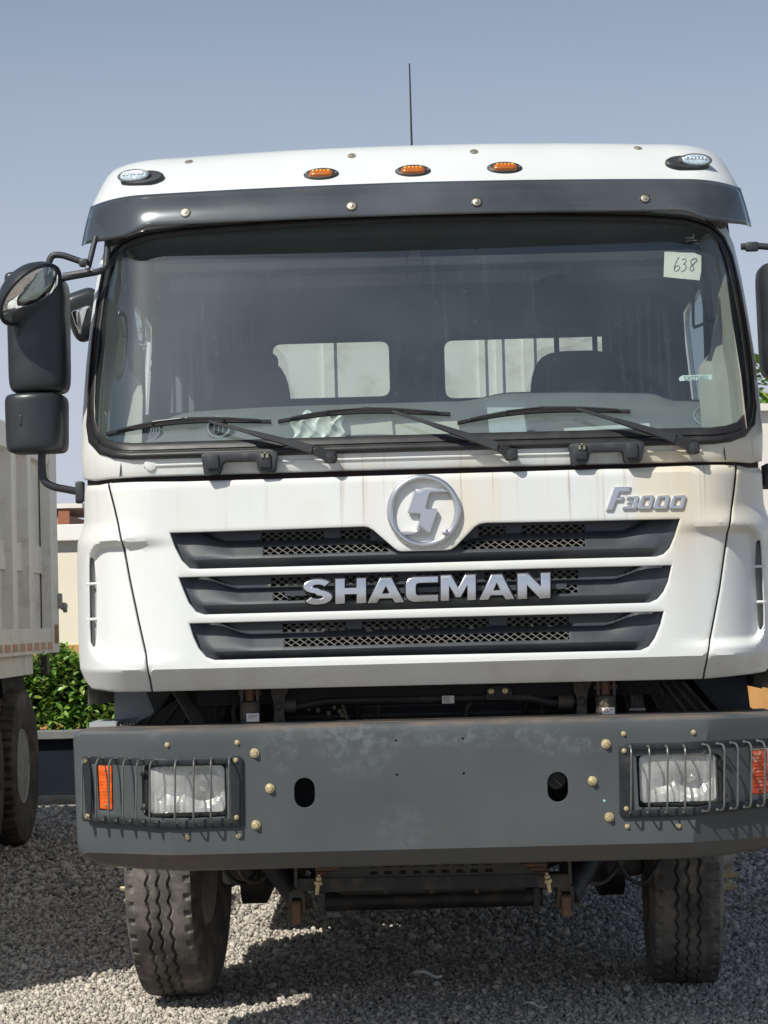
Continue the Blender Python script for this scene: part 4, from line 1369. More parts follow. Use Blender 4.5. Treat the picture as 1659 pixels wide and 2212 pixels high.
# ------------------------------------------------------------------ cab shell and interior
def wside(z):
    return 1.258 if z < 2.25 else 1.258 - (z - 2.25) * 0.085
for s in (-1, 1):
    out = [(0.52, 2.06), (0.56, 2.4), (0.62, 2.75), (0.66, 3.13), (2.3, 3.13), (2.3, 1.25), (0.42, 1.25), (0.44, 1.9)]
    win = [(1.46, 2.26), (1.42, 2.30), (1.42, 2.84), (1.47, 2.90), (2.05, 2.86), (2.10, 2.81), (2.10, 2.30), (2.05, 2.26)]
    fwin = [(0.80, 2.26), (0.80, 2.45), (0.92, 2.80), (1.0, 2.87), (1.22, 2.88), (1.26, 2.84), (1.26, 2.30), (1.22, 2.26)]
    Ms = lambda a, b, d, s=s: (s * (wside(b) - d), a, b)
    side = sheet('cab_side', out, None, WHITE, truck, holes=[win, fwin], step=0.15, rim=0.0, hrim=0.02, hrr=0.004, M=Ms, est=0.06)
    Mi = lambda a, b, d, s=s: (s * (wside(b) - 0.028 - d), a, b)
    sheet('door_trim', out, None, TRIM, truck, holes=[win], step=0.15, rim=0.0, M=Mi, est=0.06)
    sheet('side_window', win, None, SGLASS, truck, step=0.2, rim=0, M=lambda a, b, d, s=s: (s * (wside(b) - 0.012), a, b), est=.1)
    sheet('front_side_window', fwin, None, DARKP, truck, step=0.2, rim=0, M=lambda a, b, d, s=s: (s * (wside(b) - 0.012), a, b), est=.1)
    MB().box((s * 1.196, 1.35, 2.62), (.03, .10, .78)).build('door_frame', SEAT, truck, smooth=False)
    # inner pillar trim between windscreen and door
    ph = [(2.20, 1.185), (2.40, 1.18), (2.6, 1.165), (2.8, 1.155), (3.0, 1.12), (3.12, 1.10)]
    rows = []
    for z, x in ph:
        yf = 0.085 + 0.34 * (z - 2.165) + 0.13
        rows.append([(s * (x - 0.005), yf + .02, z), (s * (x - 0.03), yf + 0.10, z), (s * (x - .035), yf + .25, z), (s * (x + .02), yf + .40, z)])
    grid_obj('pillar_trim', rows, TRIM, truck)
    # grab rail on the pillar
    MB().tube([(s * 1.10, .95, 2.95), (s * 1.085, .95, 2.72), (s * 1.085, .95, 2.66), (s * 1.14, .62, 2.655)], 0.006, 8, fil=0.02).build('grab_rail', DARKP, truck)
# rear wall with two windows
def rwin(u0, u1, v0, v1):
    a, b = at(u0, v0, 2.2), at(u1, v1, 2.2)
    return inset(fillet2([(a.x, b.z), (b.x, b.z), (b.x, a.z), (a.x, a.z)], 0.05), 0)
def fillet2(p, r):
    out = []
    n = len(p)
    for i in range(n):
        a, b, c = Vector(p[i - 1]), Vector(p[i]), Vector(p[(i + 1) % n])
        p1, p2 = b + (a - b).normalized() * r, b + (c - b).normalized() * r
        for k in range(6):
            t = k / 5
            q = p1 * (1 - t) ** 2 + b * 2 * t * (1 - t) + p2 * t * t
            out.append((q.x, q.y))
    return out
rw = [rwin(585, 847, 741, 860), rwin(955, 1345, 733, 855)]
sheet('rear_wall', [(-1.235, 1.5), (1.235, 1.5), (1.19, 3.12), (-1.19, 3.12)], lambda x, z: 2.2, ROOFLIN, truck, holes=rw, step=0.2, rim=0.03, hrim=0.06, hrr=0.004, est=.1)
for w_ in rw:
    g_ = sheet('rear_window', w_, lambda x, z: 2.235, SGLASS, truck, step=0.3, rim=0)
    ww = densify(w_, .05)
    MB().tube([(a, 2.19, b) for a, b in ww + ww[:1]], 0.009, 6).build('window_seal', RUBBER, g_)
# ceiling, floor, header
MB().box((0, 1.4, 3.10), (2.42, 1.7, 0.03)).build('headlining', ROOFLIN, truck, smooth=False)
MB().box((0, 1.35, 1.42), (2.4, 1.8, 0.05)).build('cab_floor', BLACK, truck, smooth=False)
hd = MB()
hd.box((0, 0.62, 3.05), (2.34, 0.34, 0.16), bevel=0.03)
hd = hd.build('overhead_shelf', mat('overhead_shelf_plastic', (0.10, 0.10, 0.095), rough=0.7), truck)
MB().box((0.0, 1.05, 2.97), (2.1, 0.02, 0.03)).box((0, 1.65, 2.99), (2.1, 0.03, 0.05)).build('curtain_rail', TRIM, truck, smooth=False)
for uu in (300 - 40, 540, 770, 1030, 1260, 1490):
    p = at(uu, 520, 0.9)
    MB().box((p.x, .9, p.z + .05), (0.055, 0.03, 0.09), bevel=.01).tube([(p.x, .9, p.z + .02), (p.x, .89, p.z - 0.035)], 0.008, 6).build('hanger', BLACK, hd)
p = at(895, 520, 1.0)
MB().box((p.x, 1.0, p.z + .02), (0.045, 0.02, 0.20)).build('centre_strap', mat('strap_grey', (0.2, 0.2, 0.19), rough=.8), hd, smooth=False)
for s in (-1, 1):
    MB().box((p.x + s * .055, .99, p.z + .07), (0.03, 0.012, 0.015)).build('strap_clip', TRIM, hd, smooth=False)
    MB().tube([(p.x + s * .032, 1.0, p.z + .09), (p.x + s * .032, 1.0, p.z - 0.30)], 0.003, 5).build('curtain_cord', SEAT, hd)
    MB().box((s * 0.55, 1.5, 2.96), (0.16, 0.1, 0.05), bevel=.012).build('cab_lamp', TRIM, hd)
# faint curtains at the rear corners
for x0, x1 in ((-1.1, -0.72), (0.82, 1.12), (-0.08, 0.07)):
    rows = [[(x0 + (x1 - x0) * i / 40, 2.12 + 0.018 * math.sin(i * 1.1), z) for i in range(41)] for z in (1.9, 2.4, 2.95)]
    grid_obj('curtain', rows, ROOFLIN, truck)

# dashboard
def dash_pt(x, s):
    # s 0 at the glass, 1 at the hump edge, then down to the knee line
    y = [0.135, 0.20, 0.36, 0.55, 0.66, 0.70, 0.72, 0.72]
    z = [2.165, 2.20, 2.275, 2.345, 2.372, 2.372, 2.33, 1.9]
    i = min(6, int(s)); t = s - i
    hump = 0.03 * sm(0.15, 0.35, x) * sm(.98, .88, x)
    yy = y[i] + (y[i + 1] - y[i]) * t; zz = z[i] + (z[i + 1] - z[i]) * t
    return (x, yy + 0.10 * (abs(x) / 1.1) ** 2 + .04, zz - 0.022 * max(0, abs(x) - .6) + (hump if 3 <= s <= 6 else 0))
rows = [[dash_pt(-1.12 + 2.24 * i / 60, j * 0.25) for i in range(61)] for j in range(0, 29)]
dash = grid_obj('dashboard', rows, DASH, truck)
for s in (-1, 1):
    # beige end caps between dash and pillar
    rows = [[(s * 1.03, .35, 2.20), (s * 1.10, .38, 2.20), (s * 1.16, .42, 2.20)], [(s * 1.035, .46, 2.40), (s * 1.10, .5, 2.42), (s * 1.15, .5, 2.5)], [(s * 1.05, .55, 2.46), (s * 1.1, .6, 2.52), (s * 1.14, .58, 2.75)]]
    grid_obj('dash_end_cap', rows, TRIM, truck)
def on_dash(u, v):
    return hit(u, v, dash)
for (u, v, r) in ((312, 935, 38), (1527, 903, 33)):
    l, n = on_dash(u, v)
    n = Vector((0, -0.72, 0.69)).normalized(); l = l + Vector((0, -.045, .0))
    R = frame_from_normal(n)
    rad_ = r / 4920 * 8.5
    g = MB().lathe([(rad_ * .98, 0.0), (rad_, 0.004), (rad_ * .95, 0.006), (0.0, 0.006)], l, n, 36)
    go = g.build('speaker_grille', mat('speaker_grey', (0.19, 0.20, 0.205), rough=.6), dash)
    d_ = MB()
    for k in range(5):
        rr_ = rad_ * (0.25 + 0.15 * k)
        ps = [l + n * 0.007 + R.col[0] * rr_ * math.cos(q) + R.col[1] * rr_ * math.sin(q) for q in [2 * math.pi * i / 24 for i in range(25)]]
        d_.tube(ps, 0.0016, 4, cap=False)
    d_.build('speaker_slot', BLACK, go)
for (u, v) in ((474, 937),):
    l, n = on_dash(u, v)
    R = frame_from_normal((0, -1, 0.35))
    c = l + Vector((0, -.02, .02))
    vo = MB().lathe([(0.044, -0.03), (0.046, 0.0), (0.044, 0.010), (0.037, 0.010), (0.036, -.02)], c, (0, -1, .35), 30).build('air_vent', mat('vent_ring', (0.2, 0.2, 0.19), rough=.5), dash)
    MB().lathe([(0.0, -.004), (0.037, -.004)], c, (0, -1, .35), 24).build('vent_dark', BLACK, vo)
    fn_ = MB()
    for k in (-1, 0, 1):
        fn_.box(c + R.col[0] * k * 0.016 + R.col[2] * .004, (0.0035, 0.012, 0.062), rot=(0.34, .12, 0))
    fn_.build('vent_fin', TRIM, vo, smooth=False)

# seats (left one without headrest in view, right one in clear wrapping)
def seat(x, name_lab, tall):
    s = MB()
    s.sq((x, 1.45, 2.27), (0.20, 0.10, 0.37), 0.45, 0.55, rot=(-0.12, 0, 0))
    so_ = s.build('seat', SEAT, truck)
    so_['label'] = name_lab
    MB().sq((x, 1.22, 1.95), (0.27, 0.30, 0.10), 0.4, 0.4).build('seat_cushion', SEAT, so_)
    MB().sq((x, 1.34, 2.10), (0.31, 0.05, 0.06), .5, .5).build('armrest', SEAT, so_)
    if tall:
        MB().sq((x - .01, 1.50, 2.86), (0.165, 0.07, 0.115), 0.5, 0.6).build('headrest', SEAT, so_)
        for dx in (-.08, .08):
            MB().tube([(x + dx, 1.49, 2.60), (x + dx, 1.5, 2.78)], 0.011, 8).build('headrest_post', BLACK, so_)
        wq = lambda p: Vector((p.x * (1 + .05 * math.sin(p.z * 31 + p.x * 17)), p.y * (1 + .1 * math.sin(p.x * 43)), p.z * (1 + .04 * math.sin(p.x * 29))))
        MB().sq((x - .01, 1.49, 2.84), (0.195, 0.10, 0.15), 0.7, 0.7, nu=44, nv=30, warp=wq).build('plastic_wrap', WRAP, so_)
        MB().sq((x, 1.44, 2.29), (0.215, 0.12, 0.385), 0.6, 0.6, rot=(-.12, 0, 0), nu=44, nv=30, warp=wq).build('plastic_wrap', WRAP, so_)
    else:
        MB().sq((x, 1.45, 2.62), (0.15, 0.08, 0.05), .5, .6).build('headrest', SEAT, so_)
        wq = lambda p: Vector((p.x * (1 + .05 * math.sin(p.z * 31 + p.x * 17)), p.y, p.z * (1 + .04 * math.sin(p.x * 29))))
        MB().sq((x, 1.44, 2.32), (0.212, 0.12, 0.395), 0.5, 0.6, nu=44, nv=30, warp=wq).build('plastic_wrap', WRAP, so_)
xs_ = at(524, 800, 1.45).x
seat(xs_, 'dark passenger seat on the left side of the cab', False)
xs_ = at(1247, 800, 1.45).x
seat(xs_, 'dark driver seat with tall headrest under clear plastic wrap', True)
# steering wheel
c = Vector((at(1310, 850, 0.95).x, 0.98, 2.36))
nn = Vector((0, 0.55, 0.83)).normalized()
Rn = frame_from_normal(nn, Vector((0, 1, 0)))
ps = [c + Rn.col[0] * .225 * math.cos(q) + Rn.col[1] * .225 * math.sin(q) for q in [2 * math.pi * i / 40 for i in range(41)]]
sw = MB().tube(ps, 0.014, 8).build('steering_wheel', BLACK, truck)
MB().tube([c - Rn.col[0] * .22, c, c + Rn.col[0] * .22], 0.013, 6).tube([c, c - Rn.col[1] * .22], .014, 6).sq(c, (.07, .07, .03), .6, .6).tube([c, c - nn * .4], .03, 8).build('spokes', BLACK, sw)
# papers and bag lying in the screen: things of their own
def paper(pts, Y, m, lab, cat='paper', curl=0.0, name='paper_sheet'):
    v = [at(u, w, Y) for u, w in pts]
    cen = sum(v, Vector()) / len(v)
    o = MB().poly(v, (0, 0.0015, 0)).build(name, m, None, smooth=False)
    o.rotation_euler = (0, 0, 0)
    tag(o, lab, cat)
    return o
paper([(757, 919), (846, 910), (849, 940), (759, 943)], 0.185, PAPER, 'small cream paper card lying behind the centre wiper, right of the plastic bag')
paper([(854, 916), (990, 909), (993, 936), (852, 940)], 0.20, PAPER, 'long cream paper strip lying behind the windscreen just right of the small card')
p_ = paper([(1052, 880), (1130, 880), (1138, 933), (1057, 935)], 0.24, WPAPER, 'white sheet in a clear sleeve standing on the dashboard below the right wiper blade')
MB().poly([at(u, v, .236) for u, v in ((1048, 868), (1136, 868), (1142, 934), (1056, 936))], (0, .001, 0)).build('clear_sleeve', glass_mat('sleeve_film', (.97, .97, .97), .01, specks=False), p_, smooth=False)
paper([(1218, 925), (1402, 914), (1404, 922), (1219, 932)], 0.20, WPAPER, 'thin white paper strip lying behind the lower windscreen near the right wiper arm', name='paper_strip')
# crumpled plastic bag
V_, F_ = [], []
nx_, nz_ = 44, 26
for j in range(nz_ + 1):
    for i in range(nx_ + 1):
        a, b = i / nx_, j / nz_
        top_ = 888 + 14 * abs(a - .38) / .5 + 6 * math.sin(a * 19)
        u = 632 + 112 * a + 4 * math.sin(b * 7)
        v = 948 - (948 - top_) * b
        pt = at(u, v, 0.228 + 0.014 * abs(math.sin(a * 5.3 + b * 2.2 + .4)) + .006 * abs(math.sin(a * 11 - b * 4)) + .002 * math.sin(a * 37 + b * 9))
        V_.append(pt)
for j in range(nz_):
    for i in range(nx_):
        F_.append((j * (nx_ + 1) + i, j * (nx_ + 1) + i + 1, (j + 1) * (nx_ + 1) + i + 1, (j + 1) * (nx_ + 1) + i))
bag = mesh_obj('plastic_bag', V_, F_, mat('cloudy_plastic', (0.78, 0.76, 0.68), rough=0.35, var=0.08, vs=18, dirt=((.55, .52, .46), 14, .55, .5)), None, sharp=22)
bag.modifiers.new('solid', 'SOLIDIFY').thickness = 0.004
tag(bag, 'crumpled cloudy plastic bag lying on the dashboard behind the left wiper tip', 'plastic bag')

# notes stuck inside the screen
fg = lambda x, z: f_up(x, z) + 0.010
def on_glass(u, v, off=0.009):
    q = onf(u, v, lambda x, z: f_up(x, z) + off)
    return Vector((q[0], f_up(*q) + off, q[1]))
nt_ = [(1433, 540), (1466, 543), (1500, 544), (1517, 551), (1517, 585), (1513, 608), (1470, 604), (1431, 600)]
q_ = [onf(u, v, fg) for u, v in nt_]
note = sheet('taped_note', q_, fg, PAPER, truck, step=0.03, rim=0, est=.03)
note['label'] = 'cream paper note reading 638 stuck inside the screen at the upper right'
def strokes(lines, off, w, par, name):
    mb = MB()
    for ln in lines:
        pts = [on_glass(u, v, off) for u, v in ln]
        mb.tube(pts, w, 5)
    return mb.build(name, INK, par)
S4 = lambda pts: [(1275 + a * .2315, 274.3 + b * .2315) for a, b in pts]
strokes([S4([(828, 1212), (800, 1262), (784, 1310), (786, 1340), (806, 1348), (828, 1330), (836, 1305), (822, 1292), (800, 1300), (786, 1320)]),
         S4([(858, 1240), (884, 1228), (896, 1246), (884, 1268), (866, 1280), (888, 1284), (896, 1310), (876, 1340), (850, 1352)]),
         S4([(990, 1228), (962, 1228), (936, 1250), (944, 1280), (962, 1300), (968, 1328), (948, 1346), (928, 1330), (940, 1300), (970, 1270), (996, 1244), (990, 1228)])], 0.0092, 0.0014, note, 'handwriting')
lb = [(1467, 812), (1475, 808.5), (1540, 807), (1541, 822), (1466, 825.5), (1464, 817)]
stk = sheet('glass_label', [onf(u, v, fg) for u, v in lb], fg, mat('pale_green_label', (0.70, 0.78, 0.70), rough=.7, var=.03), truck, step=0.05, rim=0, est=.03)
stk['label'] = 'small pale label with printed number low on the right of the screen'
tm = text_mesh('SX075601', 0.024)
c0 = on_glass(1504, 816.5, 0.0085)
e_ = 0.03
gx_ = (f_up(c0.x + e_, c0.z) - f_up(c0.x - e_, c0.z)) / (2 * e_); gz_ = (f_up(c0.x, c0.z + e_) - f_up(c0.x, c0.z - e_)) / (2 * e_)
R = frame_from_normal((gx_, -1, gz_)).to_4x4()
tm.transform(Matrix.Translation(c0) @ R @ Matrix.Rotation(0.026, 4, 'Z') @ Matrix.Scale(0.92, 4, (1, 0, 0)))
tm.materials.append(mat('grey_print', (0.16, 0.18, 0.17), rough=.7))
link(bpy.data.objects.new('printed_number', tm), stk)
# faint etched mark, upper right
MB().box(on_glass(1489, 514, .006), (0.030, 0.001, 0.004)).box(on_glass(1497, 519, .006), (0.030, 0.001, 0.003)).box(on_glass(1484, 521, .006), (0.012, 0.001, 0.003)).box(on_glass(1498, 511, .006), (0.003, 0.001, 0.02)).box(on_glass(1503, 526, .006), (0.020, 0.001, 0.002)).build('etched_mark', TRIM, truck, smooth=False)

# ------------------------------------------------------------------ mirrors
MIRP = mat('mirror_housing_plastic', (0.022, 0.026, 0.029), rough=0.34, var=0.08, vs=9, bump=0.06, bs=600, dirt=((0.075, 0.072, 0.066), 6, 0.56, .45))
Ym = 0.42
mir = MB().tube([at(104, 590, Ym), at(104, 572, Ym), at(112, 550, Ym), at(135, 551, Ym), at(178, 566, Ym), at(192, 574, Ym)], 0.0125, 12, fil=0.06).tube(
    [at(124, 604, Ym - .03), at(150, 598, Ym - .03), at(214, 587, Ym - .02), at(229, 578, Ym), at(233, 520, Ym + .02), at(236, 500, Ym + .05)], 0.0125, 12, fil=0.05).tube(
    [at(190, 582, Ym), at(195, 560, Ym), at(207, 512, Ym + .03)], 0.0105, 10, fil=0.03).tube(
    [at(136, 597, Ym - .03), at(190, 588, Ym - .03)], 0.013, 8).build('mirror_bracket', DARKP, truck)
MB().tube([at(91, 960, Ym), at(90, 1010, Ym), at(94, 1040, Ym), at(115, 1052, Ym), at(176, 1063, Ym + .02)], 0.0145, 12, fil=0.08).build('lower_mirror_arm', DARKP, truck)
mir['label'] = 'bent black tube bracket carrying the mirrors on the left side'
MB().box(at(173, 1062, Ym + .02), (0.03, 0.05, 0.075), bevel=.006).box(at(171, 1079, Ym + .02), (0.025, 0.03, 0.03), bevel=.005).build('bracket_foot', DARKP, mir)
MB().box(at(181, 568, Ym - .01), (0.035, 0.035, 0.03), bevel=.008).build('bracket_clamp', DARKP, mir)
for u, v in ((189, 577), (199, 582), (220, 575)):
    MB().lathe([(0, .008), (.006, .007), (.007, 0)], at(u, v, Ym - .045), (0, -1, 0), 10).build('clamp_bolt', CHROME, mir)
def housing(u0, v0, u1, v1, name, lab, depth=0.11, e=0.28, Y=None, taper=0.02):
    Y = Ym if Y is None else Y
    a, b = at(u0, v0, Y), at(u1, v1, Y)
    c = (a + b) / 2
    hx, hz = (b.x - a.x) / 2, (a.z - b.z) / 2
    wp = lambda p: Vector((p.x * (1 + taper * p.z / hz), p.y + (0.05 * (p.x / hx) ** 2 if p.y < 0 else 0), p.z))
    o = MB().sq(c, (hx, depth, hz), 0.22, e, rot=(0, 0, 0), nu=56, nv=40, warp=wp).build(name, MIRP, truck, sharp=60)
    o['label'] = lab
    MB().box(c + Vector((0, depth * .92, 0)), (hx * 1.7, 0.01, hz * 1.8), bevel=.02 if hz > .1 else .01).build('mirror_glass', MIRROR, o)
    return o, c
h1, c1 = housing(16, 603, 149, 848, 'mirror_housing', 'large tall dark mirror housing on the left side, seen from its back', taper=0.015)
h2, c2 = housing(13, 854, 144, 977, 'mirror_housing', 'short square mirror housing below the tall one on the left side', taper=0.02)
MB().tube([at(93, 845, Ym), at(93, 858, Ym)], 0.018, 10).build('housing_joint', DARKP, h2)
for (u, v, hgt, hh) in ((40, 716, .034, h1), (44, 908, .04, h2)):
    l, n = hit(u, v, hh)
    MB().sq(l, (0.0055, 0.004, hgt / 2), .4, .5).build('moulded_mark', DARKP, hh)
# round wide-angle mirror
cR = at(65, 636, 0.26)
view = (Vector(CAM) - cR).normalized()
lower = Vector((0.70, 0, -0.72)); lower = (lower - view * lower.dot(view)).normalized()
nR = (view * 0.50 + lower * 0.866).normalized()
Rr = 0.142
dome = MB().lathe([(0.0, -0.085), (0.04, -0.084), (0.075, -0.074), (0.105, -0.055), (0.13, -0.028), (Rr, -0.004), (Rr + .002, 0.004), (Rr - .004, 0.010), (Rr - .010, 0.006)], cR, nR, 48).build('round_mirror', MIRP, truck)
dome['label'] = 'round convex mirror in a dark dished housing on top of the left mirror arm'
gr_ = Rr - .010
MB().lathe([(gr_, 0.004), (gr_ * .85, 0.018), (gr_ * .6, 0.031), (gr_ * .3, 0.039), (0.0, 0.042)], cR, nR, 48).build('mirror_glass', MIRROR, dome)
MB().sq(at(38, 612, .34), (0.045, 0.05, 0.04), .5, .5).build('mirror_boss', MIRP, dome)
MB().tube([cR - nR * .05, at(60, 615, Ym), at(104, 600, Ym)], 0.016, 8).build('mirror_stalk', DARKP, dome)
# kerb mirror seen past the left pillar
cK = at(186, 680, 1.15)
k1 = MB().sq(cK, (0.075, 0.06, 0.10), .4, .45, rot=(0.25, -0.35, 0.2)).build('kerb_mirror', MIRP, truck)
MB().box(cK + Vector((0.0, -.052, -.03)), (0.085, .012, .11), rot=(0.35, -.35, .2), bevel=.012).build('mirror_glass', MIRROR, k1)
MB().tube([cK, (-1.2, 1.1, cK.z + .12)], 0.012, 8).build('mirror_stalk', DARKP, k1)
# second hanging interior-side mirror arm seen through the glass
MB().tube([(-1.10, .50, 2.98), (-1.075, .55, 2.70), (-1.06, .6, 2.55)], 0.008, 8).sq((-1.06, .6, 2.46), (0.018, .03, .15), .5, .6).build('sun_blind_arm', DARKP, truck)
# right-hand set, mostly outside the picture
mr_ = MB().tube([at(1601, 533, Ym), at(1640, 531, Ym), at(1700, 538, Ym), at(1722, 560, Ym), at(1724, 600, Ym)], 0.0125, 12, fil=0.06).build('mirror_bracket', DARKP, truck)
MB().tube([at(1655, 1010, Ym), at(1700, 1000, Ym), at(1728, 985, Ym), at(1732, 930, Ym)], 0.0145, 10, fil=.06).build('lower_mirror_arm', DARKP, truck)
mr_['label'] = 'black tube bracket carrying the mirror on the right side'
MB().box(at(1624, 533, Ym), (0.05, 0.03, 0.035), bevel=.008).build('bracket_clamp', DARKP, mr_)
h3, _ = housing(1637, 572, 1772, 812, 'mirror_housing', 'tall dark mirror housing cut by the right edge of the photo', taper=0.03)
h4, _ = housing(1668, 812, 1778, 925, 'mirror_housing', 'short mirror housing below the one on the right side', taper=0.02)
MB().box(at(1656, 1030, .5), (0.03, 0.08, 0.09), bevel=.006).build('bracket_foot', DARKP, mr_)

# ------------------------------------------------------------------ bumper
def f_b(x, z):
    a = abs(x)
    br = 0.90 + (z - 0.70) / 0.48 * 0.08
    y = 0.50 * max(0, a - br)
    if z < 0.741: y += (0.741 - z) * 0.95
    if z > 1.155: y += (z - 1.155) ** 2 * 22
    return y
def obround(cx_, cz_, w, h, n=8):
    r = w / 2
    pts = []
    for k in range(n + 1):
        t = math.pi * k / n
        pts.append((cx_ + r * math.cos(t), cz_ + h / 2 - r + r * math.sin(t)))
    for k in range(n + 1):
        t = math.pi + math.pi * k / n
        pts.append((cx_ + r * math.cos(t), cz_ - h / 2 + r + r * math.sin(t)))
    return pts
bh = []
tow = []
for u, v in ((658, 1712.5), (1205, 1700)):
    q = onf(u, v, f_b); tow.append(q); bh.append(obround(q[0], q[1], 0.072, 0.105))
def uvbox(u0, v0, u1, v1, s=0.0, r=0.01, f=f_b):
    "rounded rectangle, s = slope in px per px"
    a = [(u0, v0), (u1, v0 + s * (u1 - u0)), (u1, v1 + s * (u1 - u0)), (u0, v1)]
    return fillet2([onf(u, v, f) for u, v in a], r)
lampL = [(306, 1648), (487, 1644), (492, 1764), (400, 1769), (316, 1766), (308, 1750)]
lampR = [(1374, 1632), (1550, 1628), (1561, 1640), (1562, 1728), (1548, 1741), (1380, 1745)]
ambL = [(209, 1651), (243, 1652), (245, 1753), (214, 1750)]
ambR = [(1619, 1619), (1660, 1616), (1664, 1716), (1621, 1720)]
for g in (lampL, lampR):
    bh.append(fillet2([onf(u, v, f_b) for u, v in g], 0.012))
for g in (ambL, ambR):
    bh.append(fillet2([onf(u, v, f_b) for u, v in g], 0.006))
for u, v in ((856, 1600), (1000, 1596), (858, 1674), (1002, 1671)):
    q = onf(u, v, f_b); bh.append([(q[0] + .0042 * math.cos(t), q[1] + .0042 * math.sin(t)) for t in [i * math.pi / 4 for i in range(8)]])
for u, v in ((296, 1666), (299, 1746), (490, 1664), (1556, 1642), (1560, 1731)):
    q = onf(u, v, f_b)
ends = [(-1.272, 0.76), (-1.258, 0.725), (-1.19, 0.692), (-1.05, 0.680), (-0.88, 0.677)]
bo_ = ends + [(0.88, 0.677), (1.05, 0.680), (1.19, 0.692), (1.258, 0.725), (1.272, 0.76), (1.275, 1.14), (1.268, 1.165), (1.245, 1.178), (0.9, 1.181), (-0.9, 1.181), (-1.245, 1.178), (-1.268, 1.165), (-1.275, 1.14)]

# scratches and dried splashes belong to the steel
def bumper_paint():
    nt = BUMPER.node_tree; N, L = nt.nodes, nt.links
    b = N['Principled BSDF']; cur = b.inputs['Base Color'].links[0].from_socket
    tc = N.new('ShaderNodeTexCoord')
    def blob(cx_, cz_, sx, sz, amt, scale, col, thr=0.45):
        nonlocal cur
        mp = N.new('ShaderNodeMapping'); mp.vector_type = 'TEXTURE'
        mp.inputs['Location'].default_value = (cx_, 0, cz_); mp.inputs['Scale'].default_value = (sx, 50, sz)
        L.new(tc.outputs['Object'], mp.inputs[0])
        gt = N.new('ShaderNodeTexGradient'); gt.gradient_type = 'SPHERICAL'; L.new(mp.outputs[0], gt.inputs[0])
        nz = N.new('ShaderNodeTexNoise'); nz.inputs['Scale'].default_value = scale; nz.inputs['Detail'].default_value = 8; nz.inputs['Roughness'].default_value = 0.7
        nz.inputs['Distortion'].default_value = 0.5
        L.new(tc.outputs['Object'], nz.inputs['Vector'])
        r = N.new('ShaderNodeMapRange'); r.inputs[1].default_value = thr; r.inputs[2].default_value = thr + .22; r.inputs[4].default_value = amt
        L.new(nz.outputs['Fac'], r.inputs[0])
        g2 = N.new('ShaderNodeMapRange'); g2.inputs[1].default_value = 0.0; g2.inputs[2].default_value = 0.35; L.new(gt.outputs['Fac'], g2.inputs[0])
        ml = N.new('ShaderNodeMath'); ml.operation = 'MULTIPLY'; L.new(r.outputs[0], ml.inputs[0]); L.new(g2.outputs[0], ml.inputs[1])
        mx = N.new('ShaderNodeMix'); mx.data_type = 'RGBA'; L.new(ml.outputs[0], mx.inputs[0]); L.new(cur, mx.inputs[6]); mx.inputs[7].default_value = (*col, 1)
        cur = mx.outputs[2]
    P_ = (0.16, 0.18, 0.19)
    for (u, v, w, h, a) in ((770, 1610, 95, 75, .75), (600, 1612, 50, 65, .55), (900, 1590, 160, 28, .5), (1080, 1592, 170, 26, .7), (1230, 1612, 90, 24, .65), (870, 1790, 60, 60, .4), (700, 1590, 120, 20, .4)):
        p = at(u, v, 0)
        blob(p.x, p.z, w / 600, h / 600, a * .62, 24, P_)
    p = at(935, 1790, 0); blob(p.x, p.z, .07, .04, .6, 14, (0.09, 0.085, 0.075))
    p = at(380, 1860, 0); blob(p.x, p.z, .25, .03, .8, 9, (0.16, 0.11, 0.075), .4)
    p = at(1255, 1583, 0)
    sp = N.new('ShaderNodeSeparateXYZ'); L.new(tc.outputs['Object'], sp.inputs[0])
    def zband(z0, z1, col, amt, scale=7, thr=.35):
        nonlocal cur
        r = N.new('ShaderNodeMapRange'); r.inputs[1].default_value = z0; r.inputs[2].default_value = z1; r.inputs[4].default_value = amt
        L.new(sp.outputs[2], r.inputs[0])
        nz = N.new('ShaderNodeTexNoise'); nz.inputs['Scale'].default_value = scale; nz.inputs['Detail'].default_value = 7
        L.new(tc.outputs['Object'], nz.inputs['Vector'])
        r2 = N.new('ShaderNodeMapRange'); r2.inputs[1].default_value = thr; r2.inputs[2].default_value = thr + .25
        L.new(nz.outputs['Fac'], r2.inputs[0])
        ml = N.new('ShaderNodeMath'); ml.operation = 'MULTIPLY'; L.new(r.outputs[0], ml.inputs[0]); L.new(r2.outputs[0], ml.inputs[1])
        mx = N.new('ShaderNodeMix'); mx.data_type = 'RGBA'; L.new(ml.outputs[0], mx.inputs[0]); L.new(cur, mx.inputs[6]); mx.inputs[7].default_value = (*col, 1)
        cur = mx.outputs[2]
    zband(1.166, 1.178, (0.17, 0.13, 0.10), .8)
    zband(0.745, 0.735, (0.10, 0.085, 0.065), .6)
    L.new(cur, b.inputs['Base Color'])
bumper_paint()
bump = sheet('front_bumper', bo_, f_b, BUMPER, truck, holes=bh, step=0.028, rim=0.38, rr=0.014, hrim=0.012, hrr=0.001, sharp=24, est=.03,  # turned-back edge made deep to block sun through the gap above
             lines=[[(-1.26, 0.741), (1.26, 0.741)], [(-0.8967, 0.68), (-0.9792, 1.175)], [(0.8967, 0.68), (0.9792, 1.175)]])
# small light chips
q = at(1305, 1773, -.001)
MB().lathe([(0, -.0015), (.004, -.001), (.005, 0)], at(873 / 2 + 869, 1776 - 46, 0), (0, 1, 0), 7).build('paint_fleck', mat('mint_fleck', (0.25, 0.6, 0.48), rough=.6), bump)
